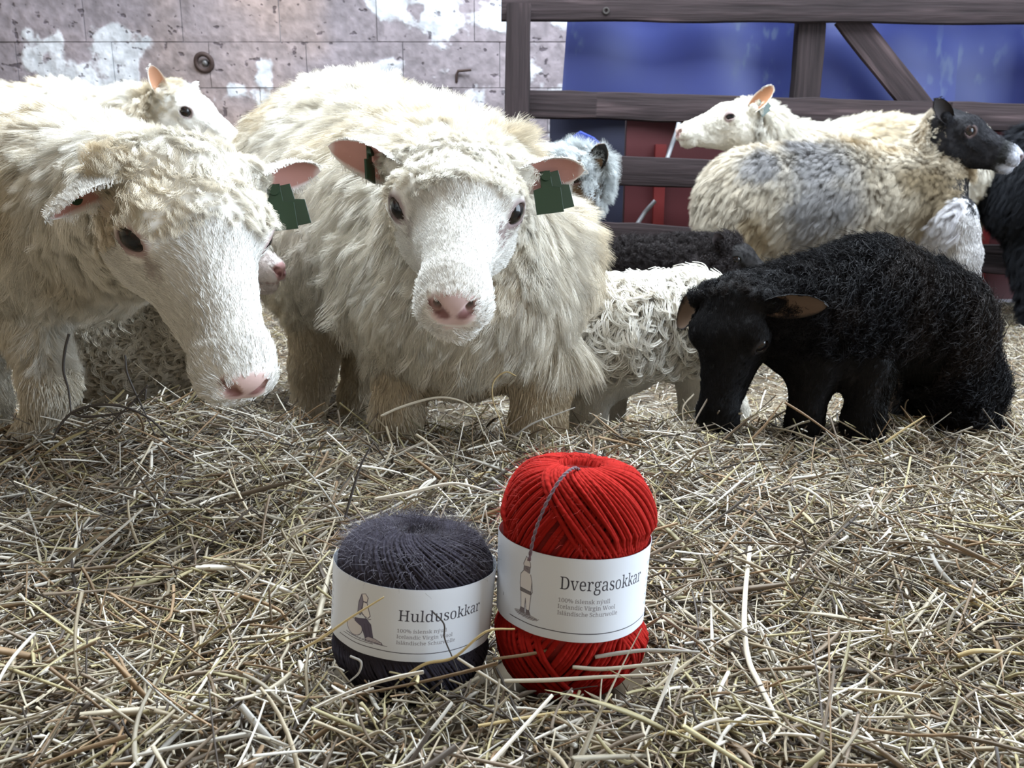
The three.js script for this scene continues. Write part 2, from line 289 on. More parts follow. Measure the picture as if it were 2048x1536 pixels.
// ------------------------------------------------------------------ the sheep's head (local: +z nose, +y up, +x the animal's left)
const EYE_AT = [0.0505, 0.002, 0.006], EYE_OUT = V(0.78, 0.1, 0.62).normalize();
function headPrims(o = {}) {
  const L = [], two = (f) => { for (const s of [1, -1]) L.push(f(s)); };
  L.push(cone([0, -0.006, -0.048], 0.060, [0, -0.005, 0.0], 0.052, 0.02));
  L.push(cone([0, -0.004, 0.01], 0.042, [0, -0.026, 0.118], 0.0255, 0.02));
  L.push(cone([0, -0.062, -0.03], 0.036, [0, -0.053, 0.112], 0.019, 0.03));
  two(s => ball([s * 0.026, -0.042, -0.035], [0.036, 0.042, 0.044], 0.03));
  two(s => cone([s * 0.040, -0.012, -0.012], 0.018, [s * 0.024, -0.024, 0.06], 0.0135, 0.016));
  two(s => ball([s * 0.042, 0.020, -0.004], [0.020, 0.014, 0.026], 0.018));
  L.push(ball([0, -0.035, 0.127], [0.031, 0.0245, 0.029], 0.02));
  two(s => ball([s * 0.0142, -0.0435, 0.136], [0.0185, 0.0155, 0.0195], 0.010));
  L.push(ball([0, -0.0645, 0.124], [0.0225, 0.0135, 0.022], 0.012));
  L.push(ball([0, -0.027, 0.146], [0.022, 0.0125, 0.014], 0.010));
  two(s => ball([s * EYE_AT[0], EYE_AT[1], EYE_AT[2]], [0.0198, 0.0195, 0.0205], 0.014));
  two(s => cone([s * 0.052, 0.016, -0.060], 0.020, [s * 0.066, 0.020, -0.056], 0.015, 0.02));
  // carved: eye openings, tear grooves, nostrils, philtrum, mouth line
  two(s => ({ ...ball([s * (EYE_AT[0] + EYE_OUT.x * 0.0165), EYE_AT[1] - 0.0005, EYE_AT[2] + EYE_OUT.z * 0.0165], [0.0130, o.lid ?? 0.0112, 0.0135], 0.003), cut: 1 }));
  two(s => ({ ...cone([s * 0.057, -0.015, 0.032], 0.0075, [s * 0.041, -0.032, 0.078], 0.0075, 0.016), cut: 1 }));
  two(s => ({ ...cone([s * 0.0060, -0.0400, 0.1630], 0.0030, [s * 0.0155, -0.031, 0.1575], 0.0044, 0.003), cut: 1 }));
  two(s => ({ ...cone([s * 0.0155, -0.031, 0.1575], 0.0044, [s * 0.0235, -0.023, 0.149], 0.0028, 0.003), cut: 1 }));
  two(s => ({ ...cone([s * 0.0150, -0.0315, 0.158], 0.0046, [s * 0.0125, -0.0325, 0.132], 0.0036, 0.003), cut: 1 }));
  L.push({ ...cone([0, -0.040, 0.164], 0.0018, [0, -0.053, 0.161], 0.0018, 0.003), cut: 1 });
  two(s => ({ ...cone([0, -0.0555, 0.161], o.open ?? 0.0020, [s * 0.022, -0.0555, 0.140], o.open ?? 0.0022, 0.003), cut: 1 }));
  two(s => ({ ...cone([s * 0.022, -0.0555, 0.140], o.open ?? 0.0022, [s * 0.032, -0.050, 0.102], 0.0018, 0.003), cut: 1 }));
  return L;
}
const MOUTH = [cone([0, -0.040, 0.164], 0, [0, -0.0555, 0.161], 0), cone([0, -0.0555, 0.161], 0, [0.022, -0.0555, 0.140], 0), cone([0.022, -0.0555, 0.140], 0, [0.032, -0.050, 0.102], 0), cone([0.0060, -0.0400, 0.1630], 0.002, [0.0235, -0.023, 0.149], 0.002)];
const headSurf = {};
function headSurface(kind) {
  if (!headSurf[kind]) headSurf[kind] = surfaceNet(field(headPrims(kind === 'open' ? { open: 0.0045 } : kind === 'sleepy' ? { lid: 0.0065 } : {})), [-0.1, -0.12, -0.125], [0.1, 0.085, 0.175], kind === 'coarse' ? 0.0042 : 0.0026);
  return headSurf[kind];
}
// a cupped ear; s = side, dir/open in head axes. Returns { pos, nor, idx, in } in head axes
function ear(s, dir, open, L = 0.118, W = 0.030, cup = 1.15, notch = 0) {
  const a = V(...dir).normalize(), o = V(...open).addScaledVector(a, -V(...open).dot(a)).normalize(), b = V().crossVectors(a, o), root = V(s * 0.060, 0.020, -0.056), nu = 20, nv = 14, pos = [], inn = [], idx = [], T = 0.0022;
  for (const side of [0, 1]) for (let i = 0; i <= nu; i++) for (let j = 0; j <= nv; j++) {
    const u = i / nu, v = j / nv * 2 - 1; let w = W * (0.42 + 0.58 * Math.sin(Math.PI * Math.min(1, u * 0.9 + 0.1)) ** 0.9) * (1 - 0.1 * u) * Math.sqrt(Math.max(0, 1 - Math.max(0, (u - 0.72) / 0.28) ** 2.2)); if (notch && Math.abs(u - 0.8) < 0.05 && v > 0.5) w *= 0.8;
    const c = cup * (1 - 0.62 * u) + 0.15, ang = v * c, rr = w / Math.max(0.4, Math.sin(Math.min(c, 1.5))) , th = T * (1 - v * v) * (1 - u * 0.4) * (side ? 1 : -1) * 0.9;
    const p = root.clone().addScaledVector(a, u * L).addScaledVector(b, Math.sin(ang) * rr * 0.92).addScaledVector(o, (1 - Math.cos(ang)) * rr * 0.95 - 0.012 * Math.sin(u * 2.2) + 0.004 + th);
    pos.push(p.x, p.y, p.z); inn.push(side ? 1 - sstep(0.72, 0.97, Math.abs(v)) * 0.9 - sstep(0.88, 1, u) * 0.6 : 0);
  }
  const w = nv + 1, half = (nu + 1) * w;
  for (const side of [0, 1]) for (let i = 0; i < nu; i++) for (let j = 0; j < nv; j++) { const q = side * half + i * w + j, f = (side === 1); f ? idx.push(q, q + w, q + 1, q + 1, q + w, q + w + 1) : idx.push(q, q + 1, q + w, q + 1, q + w + 1, q + w); }
  for (let i = 0; i < nu; i++) for (const j of [0, nv]) { const q = i * w + j, t = q + half; j ? idx.push(q, t, q + w, t, t + w, q + w) : idx.push(q, q + w, t, t, q + w, t + w); }
  const g = rawGeo(pos, idx), nor = Array.from(g.attributes.normal.array); { let d = 0; for (let i = half * 3; i < nor.length; i += 3) d += nor[i] * o.x + nor[i + 1] * o.y + nor[i + 2] * o.z; if (d < 0) { for (let i = 0; i < nor.length; i++) nor[i] = -nor[i]; for (let i = 0; i < idx.length; i += 3) [idx[i + 1], idx[i + 2]] = [idx[i + 2], idx[i + 1]]; } }
  return { pos, nor, idx, inn, at: (u, v = 0, lift = 0) => root.clone().addScaledVector(a, u * L).addScaledVector(o, lift - 0.004).addScaledVector(b, v * W), a, o, b };
}
const eyeGeo = (() => { // eyeball looking along +z: pupil bar, iris, dark sclera, cornea bulge
  const g = new THREE.SphereGeometry(1, 36, 24); g.rotateX(Math.PI / 2); const p = g.attributes.position, col = [];
  for (let i = 0; i < p.count; i++) {
    const x = p.getX(i), y = p.getY(i), z = p.getZ(i), rr = Math.hypot(x, y); let c = [0.06, 0.038, 0.034];
    if (z > 0 && rr < 0.72) c = [0.020 + 0.012 * noise3(x * 9, y * 9, 1), 0.012, 0.009]; if (z > 0 && Math.abs(x) < 0.48 && Math.abs(y) < 0.22) c = [0.004, 0.004, 0.006];
    col.push(...c); if (z > 0.6) { const k = 1 + 0.06 * sstep(0.6, 1, z); p.setXYZ(i, x * k, y * k, z * k); }
  }
  g.setAttribute('color', new THREE.Float32BufferAttribute(col, 3)); g.computeVertexNormals(); return g;
})();
const EYEMAT = mat(0xffffff, 0.2, { vertexColors: true, specularIntensity: 0.5, clearcoat: 0.35, clearcoatRoughness: 0.03 });
const SKIN = new THREE.MeshPhysicalMaterial({ color: 0xffffff, roughness: 0.7, vertexColors: true, specularIntensity: 0.3, side: THREE.DoubleSide });
const TAGMAT = mat(lin(0.008, 0.034, 0.013), 0.4, { clearcoat: 0.3, side: THREE.DoubleSide });
function tagGeo(w, h) { // a flag tag with stud, neck and panel; local: y up, panel facing z
  const s = new THREE.Shape(); s.moveTo(-w * 0.18, 0.006); s.lineTo(w * 0.18, 0.006); s.lineTo(w * 0.2, -h * 0.28); s.lineTo(w / 2, -h * 0.34); s.lineTo(w / 2, -h); s.lineTo(-w / 2, -h); s.lineTo(-w / 2, -h * 0.34); s.lineTo(-w * 0.2, -h * 0.28); s.closePath();
  return new THREE.ExtrudeGeometry(s, { depth: 0.0014, bevelEnabled: true, bevelSize: 0.0005, bevelThickness: 0.0004, bevelSegments: 2 });
}
const STUD = new THREE.CylinderGeometry(0.0052, 0.0058, 0.0045, 20); STUD.rotateX(Math.PI / 2); STUD.translate(0, 0.001, 0.0025);
const WOOL = { n: 26, spread: 0.21, pinch: 0.55, bend: 0.35, wave: 0.02, turns: 1.2, width: 0.0062, segs: 5, seed: 3 };
const tWool = tuft(WOOL), tFluff = tuft({ n: 14, spread: 0.34, pinch: -0.1, bend: 0.2, wave: 0.05, turns: 1.5, width: 0.012, segs: 5, seed: 9, frizz: 0.22 });
const tShort = (() => { // a patch of short lying hairs, rooted over a small square of skin (local y along the lie, x across)
  const r = RNG(5), list = []; for (let i = 0; i < 46; i++) { const x = (r() - 0.5) * 2.6, y = (r() - 0.5) * 2.6, L = 0.6 + 0.4 * r(), sx = gauss(r) * 0.14, z = gauss(r) * 0.07; list.push(tube([V(x, y, 0.05), V(x + sx * 0.5, y + L * 0.55, z), V(x + sx, y + L, z * 2)], [0.05, 0.042, 0.012], 3)); }
  const g = merge(list); g.deleteAttribute('uv'); return g; })();
const tCurl = tuft({ n: 6, spread: 0.06, pinch: 0.3, bend: 0.35, wave: 0.15, turns: 1.15, width: 0.026, segs: 12, seed: 12, together: 1, hook: 1.5, vary: 0.25, frizz: 0.03 });
const tFrizz = tuft({ n: 18, spread: 0.30, pinch: 0.1, bend: 0.3, wave: 0.16, turns: 1.4, width: 0.018, segs: 10, seed: 15, hook: 0.9, vary: 0.4, frizz: 0.18 });
// builds one animal. o: name,label,category,head,bones,groundY...
function animal(o) {
  const e = new THREE.Euler(o.ypr[1] * Math.PI / 180, o.ypr[0] * Math.PI / 180, o.ypr[2] * Math.PI / 180, 'YXZ'), sc = o.scale ?? 1;
  const M = new THREE.Matrix4().compose(o.at, new THREE.Quaternion().setFromEuler(e), V(sc, sc, sc)), MI = M.clone().invert(), Q = new THREE.Quaternion().setFromEuler(e);
  const EARN = 2 * 21 * 15, W = (x, y, z) => V(x, y, z).applyMatrix4(M);
  const base = o.base, root = thing(o.name, o.label, o.category || 'sheep', base, o.group);
  // body
  const nape = { p: W(0, -0.018, -0.055), r: 0.060 * sc }, bones = o.bones(nape, W), L = [];
  const arr = v => [v.x, v.y, v.z]; let lo = [9, 9, 9], hi = [-9, -9, -9];
  for (const chain of bones) for (let i = 0; i + 1 < chain.length; i++) {
    const A = chain[i], C = chain[i + 1]; L.push(cone(arr(A.p), A.r, arr(C.p), C.r, chain.k ?? 0.05));
    for (const q of [A, C]) arr(q.p).forEach((v, j) => { lo[j] = Math.min(lo[j], v - q.r - 0.03); hi[j] = Math.max(hi[j], v + q.r + 0.03); });
  }
  // the head joins the body: skull prims in world space keep the neck from showing a step
  const body = surfaceNet(field(L), lo, hi, o.cell ?? 0.014), hs = headSurface(o.headKind || (o.far ? 'coarse' : 'fine')), surf = { pos: [...body.pos], nor: [...body.nor], idx: [...body.idx] }, local = [];
  const nb = body.pos.length / 3, p = V(), n = V(), bodyField = field(L);
  for (let i = 0; i < hs.pos.length; i += 3) { p.fromArray(hs.pos, i); local.push(p.clone()); p.applyMatrix4(M); n.fromArray(hs.nor, i).applyQuaternion(Q); surf.pos.push(p.x, p.y, p.z); surf.nor.push(n.x, n.y, n.z); }
  for (const i of hs.idx) surf.idx.push(i + nb);
  const nh = nb + local.length, ears = [], innAll = [];
  for (const s of [1, -1]) { const q = (o.ears && o.ears[s]) || {}, g = ear(s, q.dir || [s, 0.05, -0.18], q.open || [0, -0.15, 1], (q.L ?? 0.105), q.W ?? 0.025, q.cup ?? 1.25, q.notch); ears[s] = g; const off = surf.pos.length / 3;
    for (let i = 0; i < g.pos.length; i += 3) { p.fromArray(g.pos, i).applyMatrix4(M); n.fromArray(g.nor, i).applyQuaternion(Q); surf.pos.push(p.x, p.y, p.z); surf.nor.push(n.x, n.y, n.z); innAll.push(g.inn[i / 3]); }
    for (const i of g.idx) surf.idx.push(i + off); }
  const col = [], N = surf.pos.length / 3;
  for (let i = 0; i < N; i++) {
    p.fromArray(surf.pos, i * 3); let c;
    if (i < nb) c = o.woolColor(p);
    else if (i < nh) {
      const q = local[i - nb], nose = 1 - sstep(0.9, 1.25, Math.hypot(q.x / (0.020 - 0.0 + 0.006 * sstep(-0.04, -0.025, q.y)), (q.y + 0.033) / 0.017, (q.z - 0.158) / 0.016)), es = Math.hypot(Math.abs(q.x) - EYE_AT[0] - 0.006, q.y - EYE_AT[1], q.z - EYE_AT[2] - 0.008), rim = 1 - sstep(0.0145, 0.0205, es), sk = o.skin || [0.60, 0.40, 0.38];
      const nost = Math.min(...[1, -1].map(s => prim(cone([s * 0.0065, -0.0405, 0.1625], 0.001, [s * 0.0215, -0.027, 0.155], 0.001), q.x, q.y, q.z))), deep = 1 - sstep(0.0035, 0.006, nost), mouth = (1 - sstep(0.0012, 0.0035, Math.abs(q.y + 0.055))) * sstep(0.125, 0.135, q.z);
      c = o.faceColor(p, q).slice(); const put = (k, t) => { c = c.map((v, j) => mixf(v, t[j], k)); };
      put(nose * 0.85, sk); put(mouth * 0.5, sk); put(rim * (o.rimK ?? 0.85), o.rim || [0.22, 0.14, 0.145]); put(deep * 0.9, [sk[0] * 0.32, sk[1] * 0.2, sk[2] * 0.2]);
    } else { const t = innAll[i - nh], f = o.earColor || o.faceColor(p, V(0, 0.02, -0.05)), k = o.earSkin || [0.46, 0.23, 0.19]; c = [0, 1, 2].map(j => mixf(f[j], k[j], t)); }
    col.push(...c);
  }
  const g = new THREE.BufferGeometry(), lp = new Float32Array(surf.pos); for (let i = 0; i < lp.length; i += 3) { lp[i] -= base.x; lp[i + 1] -= base.y; lp[i + 2] -= base.z; }
  g.setAttribute('position', new THREE.BufferAttribute(lp, 3)); g.setAttribute('normal', new THREE.Float32BufferAttribute(surf.nor, 3)); g.setAttribute('color', new THREE.Float32BufferAttribute(col, 3)); g.setIndex(surf.idx);
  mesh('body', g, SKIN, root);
  // eyes
  for (const s of [1, -1]) { const m = mesh('eye', eyeGeo, EYEMAT, root), c = W(s * (EYE_AT[0] - 0.0008), EYE_AT[1], EYE_AT[2]); m.position.copy(c).sub(base); const out = V(s * EYE_OUT.x, EYE_OUT.y, EYE_OUT.z).applyQuaternion(Q), up = V(0, 1, 0).applyQuaternion(Q); const mm = new THREE.Matrix4().lookAt(out, V(), up); m.quaternion.setFromRotationMatrix(mm); m.scale.setScalar(0.0172 * sc); }
  // ear tags
  for (const t of o.tags || []) { const m = mesh('ear_tag', tagGeo(t.w ?? 0.034, t.h ?? 0.042), TAGMAT, root), q = ears[t.s].at(t.u ?? 0.38, t.v ?? 0.2, t.lift ?? 0.004).applyMatrix4(M); m.position.copy(q).sub(base); m.rotation.set(t.rx ?? 0, t.ry ?? 0, t.rz ?? 0, 'YXZ'); mesh('stud', STUD, TAGMAT, m); if ((t.w ?? 0.034) > 0.024) { const b = mesh('back_flag', m.geometry, TAGMAT, m); b.position.set(0.011, 0.000, -0.004); b.rotation.set(0.05, 0.1, 0.12); b.scale.set(0.92, 0.92, 1); } }
  // coats: triangles sorted by what grows on them
  const wool = [], hair = [], nt = surf.idx.length, lq = V();
  for (let t = 0; t < nt; t += 3) {
    const v = surf.idx[t]; p.fromArray(surf.pos, v * 3);
    if (v >= nh) { if (innAll[v - nh] < 0.01 && (v - nh) % EARN < EARN / 2) hair.push(t); continue; continue; }
    if (v < nb) { const low = o.legLine ? o.legLine(p) : 0; (low > 0 ? hair : wool).push(t); continue; }
    const q = local[v - nb]; if (bodyField(p.x, p.y, p.z) < -0.012) continue;
    if (Math.hypot(q.x * 1.0, (q.y + 0.036) * 1.12, (q.z - 0.155) * 1.2) < 0.0235) continue;         // bare nose
    if (q.z > 0.10 && Math.min(...MOUTH.map(m => prim(m, Math.abs(q.x), q.y, q.z))) < (q.y > -0.042 ? 0.0052 : 0.0032)) continue;   // lips and nostrils
    if (Math.hypot(Math.abs(q.x) - EYE_AT[0] - 0.006, q.y - EYE_AT[1], q.z - EYE_AT[2] - 0.009) < 0.0200) continue;               // bare eyelids
    (q.z < (o.capLine ?? -0.012) - (q.y < 0.02 ? (0.02 - q.y) * 0.9 : 0) ? wool : hair).push(t);
  }
  const headC = W(0, -0.01, 0), noseDir = V(0, -0.1, 1).applyQuaternion(Q), tail = o.tailDir, f = V();
  const dens = o.density ?? 1;
  coat(root, 'fleece', surf, wool, (o.woolDensity ?? 60000) * dens, o.tuft || tWool, o.dark ? DARKHAIR : HAIR, o.seed, (p, n, r) => {
    lq.copy(p).applyMatrix4(MI); const onHead = 1 - sstep(0.08, o.headReach ?? 0.17, lq.length());
    f.copy(tail).multiplyScalar(0.55).addScaledVector(V(0, -1, 0), o.droop ?? 0.9); f.lerp(V(0, 0.1, 0).addScaledVector(noseDir, 0.5), onHead); f.addScaledVector(n, -f.dot(n)); f.x += 0.35 * noise3(p.x * 9, p.y * 9, p.z * 9); f.y += 0.3 * noise3(p.x * 9 + 50, p.y * 9, p.z * 9); f.z += 0.35 * noise3(p.x * 9, p.y * 9 + 50, p.z * 9); f.addScaledVector(n, -f.dot(n));
    const lift = (o.lift ?? 0.75) + 0.25 * noise3(p.x * 40, p.y * 40, p.z * 40), d = n.clone().multiplyScalar(lift).addScaledVector(f, 0.8).normalize(), len = mixf(o.len ?? 0.05, o.capLen ?? 0.016, onHead) * (0.7 + 0.6 * r()) * (1 + 0.25 * noise3(p.x * 14, p.y * 14, p.z * 14));
    return { len, dir: d, bendTo: f.clone(), col: o.woolColor(p), wid: onHead > 0.5 ? 2.4 : 1, spin: o.spin };
  }, o.clump, base);
  coat(root, 'short_hair', surf, hair, (o.hairDensity ?? 70000) * dens / (sc * sc), tShort, o.dark || o.darkFace ? DARKHAIR : HAIR, o.seed + 1, (p, n, r) => {
    lq.copy(p).applyMatrix4(MI); const near = lq.length() < 0.26; if (near) f.copy(noseDir).multiplyScalar(-1); else f.set(0, -1, 0);
    f.x += 0.4 * noise3(p.x * 30, p.y * 30, p.z * 30); f.y += 0.4 * noise3(p.x * 30 + 9, p.y * 30, p.z * 30); f.addScaledVector(n, -f.dot(n)).normalize();
    const d = f.clone().addScaledVector(n, near ? 0.1 : 0.16).normalize(); return { len: (near ? 0.0052 : 0.010) * sc * (0.7 + 0.5 * r()), dir: d, bendTo: n.clone().multiplyScalar(-1), spin: 0.12, col: near ? o.faceColor(p, lq) : (o.legColor || o.woolColor)(p) };
  }, null, base);
  return root;
}
// patchy wool tones: cream with yellowed, soiled locks of their own outline
const patchy = (a, b, s = 8, off = 0, lo = -0.1, hi = 0.5) => p => { const k = sstep(lo, hi, fbm(p.x * s + off, p.y * s, p.z * s, 3)); return [0, 1, 2].map(i => mixf(a[i], b[i], k)); };

// ------------------------------------------------------------------ the fence and what stands behind it
function plank(len, h, t, seed) { // along x, grain along u, rounded worn edges
  const g = new THREE.BoxGeometry(len, h, t, Math.max(4, Math.round(len / 0.08)), 4, 2), p = g.attributes.position, uv = g.attributes.uv, r = RNG(seed), o = r();
  for (let i = 0; i < p.count; i++) {
    let x = p.getX(i), y = p.getY(i), z = p.getZ(i); const ey = Math.abs(y) > h * 0.49, ez = Math.abs(z) > t * 0.49; uv.setXY(i, x / 2.7 + o, (y + (ez ? 0 : z)) / 0.5 + o * 3);
    if (ey && ez) { y *= 1 - 0.004 / h * 2; z *= 1 - 0.004 / t * 2; } if (ey) y += 0.003 * noise3(x * 9, y * 20 + seed, 3) + 0.0015 * noise3(x * 40, seed, y * 30); z += 0.0015 * noise3(x * 12, y * 30, seed); p.setXYZ(i, x, y, z);
  }
  g.computeVertexNormals(); return g;
}
function plankBetween(name, a, b, h, t, seed, parent, m = WOOD) { const g = plank(a.distanceTo(b), h, t, seed), o = mesh(name, g, m, parent), d = b.clone().sub(a).normalize(); o.position.copy(a).add(b).multiplyScalar(0.5).sub(parent.position); o.quaternion.setFromUnitVectors(V(1, 0, 0), d); return o; }
{
  const ZF = -3.06, f = thing('rail_fence', 'weathered timber fence of horizontal rails and posts behind the sheep at the right', 'fence', V(1.0, 0, ZF));
  const zAt = px => ZF + 0.05 * (px - 1050) / 1000;
  const rail = (yl, yr, h, x0 = 1052, x1 = 2210, seed = 1) => { const s = (yr - yl) / (2048 - 1050), y = x => yl + s * (x - 1050); plankBetween('rail', onZ(x0, y(x0), zAt(x0)), onZ(x1, y(x1), zAt(x1)), h, 0.036, seed, f); };
  rail(16, 22, 0.09, 1003, 2210, 11); rail(208, 236, 0.098, 1050, 2210, 12); rail(334, 374, 0.105, 1050, 2210, 13); rail(462, 522, 0.105, 1060, 2210, 14);
  const post = (x, yt, dz, w, t, seed, lean = 0) => { const a = onZ(x, yt, zAt(x) + dz), b = a.clone(); b.y = 0.0; b.x -= lean; plankBetween('post', b, a, w, t, seed, f); };
  post(1037, 11, 0.055, 0.088, 0.07, 21, 0.012); post(1622, 12, -0.05, 0.105, 0.06, 22); post(2150, 12, -0.05, 0.1, 0.06, 23);
  plankBetween('shadow_plank', onZ(1690, 30, zAt(1690) - 0.034), onZ(1905, 300, zAt(1905) - 0.034), 0.10, 0.03, 25, f);  // plank added in place of the diagonal shadow on the tarpaulin
  const bolt = mesh('knot_hole', (() => { const g = new THREE.TorusGeometry(0.009, 0.004, 8, 16); return g; })(), mat(lin(0.03, 0.024, 0.022), 0.9), f); bolt.position.copy(onZ(1212, 22, zAt(1212) + 0.019)).sub(f.position);
  // blue tarpaulin hung behind the rails
  const TZ = -3.17, nx = 120, ny = 40, pos = [], idx = [], uv = [], A = onZ(1137, 40, TZ), Bq = onZ(2230, 40, TZ), low = onZ(1121, 185, TZ);
  for (const s of [0, 1]) for (let j = 0; j <= ny; j++) for (let i = 0; i <= nx; i++) {
    const u = i / nx, v = j / ny, x = mixf(mixf(A.x, low.x, v), Bq.x, u), y = mixf(1.17, 0.775 + 0.008 * Math.sin(u * 14), v), z = TZ + 0.012 * Math.sin(x * 9 + 1) + 0.016 * noise3(x * 4, y * 3, 5) - 0.014 * Math.sin(x * 17 + y * 5) * (1 - v) - (s ? 0.003 : 0); pos.push(x, y, z); uv.push(x * 0.6, y * 0.6);
  }
  const w = nx + 1, H = w * (ny + 1); for (const s of [0, 1]) for (let j = 0; j < ny; j++) for (let i = 0; i < nx; i++) { const a = s * H + j * w + i; s ? idx.push(a, a + 1, a + w, a + 1, a + w + 1, a + w) : idx.push(a, a + w, a + 1, a + 1, a + w, a + w + 1); }
  for (let i = 0; i < nx; i++) for (const j of [0, ny]) { const a = j * w + i; idx.push(a, a + 1, a + H, a + 1, a + H + 1, a + H); }
  for (let j = 0; j < ny; j++) for (const i of [0, nx]) { const a = j * w + i; idx.push(a, a + w, a + H, a + w, a + w + H, a + H); }
  const tarpMap = dataTex(512, 512, (u, v) => { const s = sstep(0.12, 0.55, fbm(u * 14, v * 9, 3, 5)), d = sstep(0.1, 0.6, fbm(u * 60, v * 30, 8, 3)) * sstep(-0.1, 0.4, fbm(u * 7, v * 7, 18, 3)), k = 1 + 0.12 * fbm(u * 6, v * 6, 44, 3); return [24 * k + 22 * s + 28 * d, 35 * k + 20 * s + 28 * d, 92 * k - 4 * s + 6 * d]; });
  const TARP = mat(0xffffff, 0.5, { map: tarpMap, side: THREE.DoubleSide });
  single('blue_tarpaulin', 'wide scuffed blue tarpaulin hanging behind the two upper fence rails', 'tarpaulin', rawGeo(pos, idx, null, uv), TARP);
  // small tarpaulin corner with its lit brightness put into the blue, red steel feed trough, rods
  { const pts = [[1118, 300], [1128, 288], [1160, 266], [1186, 278], [1212, 302], [1180, 312]].map(q => onZ(q[0], q[1], -3.2)), s = new THREE.Shape(pts.map(q => new THREE.Vector2(q.x, q.y))), g = new THREE.ExtrudeGeometry(s, { depth: 0.02, bevelEnabled: true, bevelSize: 0.006, bevelThickness: 0.006, bevelSegments: 2 }); g.translate(0, 0, pts[0].z); single('lit_tarp_corner', 'small blue tarpaulin corner coloured bright as if lit, between the second and third rails', 'plastic sheet', g, mat(lin(0.018, 0.055, 0.42), 0.4)); }
  single('painted_board', 'dark navy painted board behind the fence left of the red trough', 'board', (() => { const a = onZ(1100, 250, -3.25), b = onZ(1250, 250, -3.25); return boxAt(a.x, b.x, 0.1, 0.80, a.z - 0.03, a.z); })(), mat(lin(0.009, 0.010, 0.032), 0.6));
  const RED = mat(lin(0.07, 0.007, 0.010), 0.55), RED2 = mat(lin(0.15, 0.012, 0.012), 0.5), tr = thing('feed_trough', 'dark red painted steel trough standing behind the lower fence rails', 'trough', onZ(1500, 600, -3.3).setY(0));
  const rel = (g, name, m) => { g.translate(-tr.position.x, 0, -tr.position.z); mesh(name, g, m, tr); };
  const xa = onZ(1252, 300, -3.25).x, xb = onZ(2230, 300, -3.25).x, zf = -3.25;
  rel(boxAt(xa, xb, 0.06, 0.79, zf - 0.02, zf), 'front_panel', RED); rel(boxAt(xa, xb, 0.06, 0.1, zf - 0.2, zf - 0.02), 'bottom_panel', RED); rel(boxAt(xa, xa + 0.02, 0.06, 0.79, zf - 0.2, zf - 0.02), 'end_panel', RED);
  for (const px of [1322, 1600, 1990]) { const x = onZ(px, 300, -3.22).x; rel(boxAt(x - 0.021, x + 0.021, 0.0, 0.66, zf, zf + 0.03), 'upright', RED2); }
  const rodM = mat(lin(0.36, 0.36, 0.38), 0.45, { metalness: 0.3 });
  const rod = (pts, label) => single('rod', label, 'rod', tube(pts, pts.map(() => 0.0085), 10), rodM);
  rod([onZ(1334, 318, -3.10), onZ(1345, 286, -3.12), onZ(1354, 262, -3.14), onZ(1359, 240, -3.16)], 'thin grey rod leaning between the rails just ahead of the white sheep\'s nose');
  rod([onZ(1272, 452, -3.12), onZ(1290, 424, -3.13), onZ(1310, 402, -3.14)], 'short bent grey rod lying against the lower rail above the dark lamb');
}
// ------------------------------------------------------------------ iron ring and nail in the back wall
{
  const rust = mat(lin(0.07, 0.045, 0.04), 0.7, { metalness: 0.5 }), p = onZ(408, 125, WALL_Z + 0.012), t = thing('iron_ring', 'rusty iron tethering ring hanging on the concrete wall above the rear sheep', 'ring', p);
  const g = new THREE.TorusGeometry(0.034, 0.010, 12, 32); g.rotateX(0.35); mesh('ring', g, rust, t); const b = new THREE.SphereGeometry(0.015, 14, 10); b.translate(0.002, 0.0, -0.01); mesh('eye_bolt', b, mat(lin(0.2, 0.19, 0.19), 0.5, { metalness: 0.6 }), t);
  const pts = [onZ(913, 164, WALL_Z + 0.002), onZ(913, 150, WALL_Z + 0.012), onZ(916, 142, WALL_Z + 0.014), onZ(942, 140, WALL_Z + 0.03)]; single('bent_nail', 'bent dark nail sticking out of the wall left of the fence post', 'nail', tube(pts, [0.006, 0.006, 0.006, 0.005], 8), rust);
}

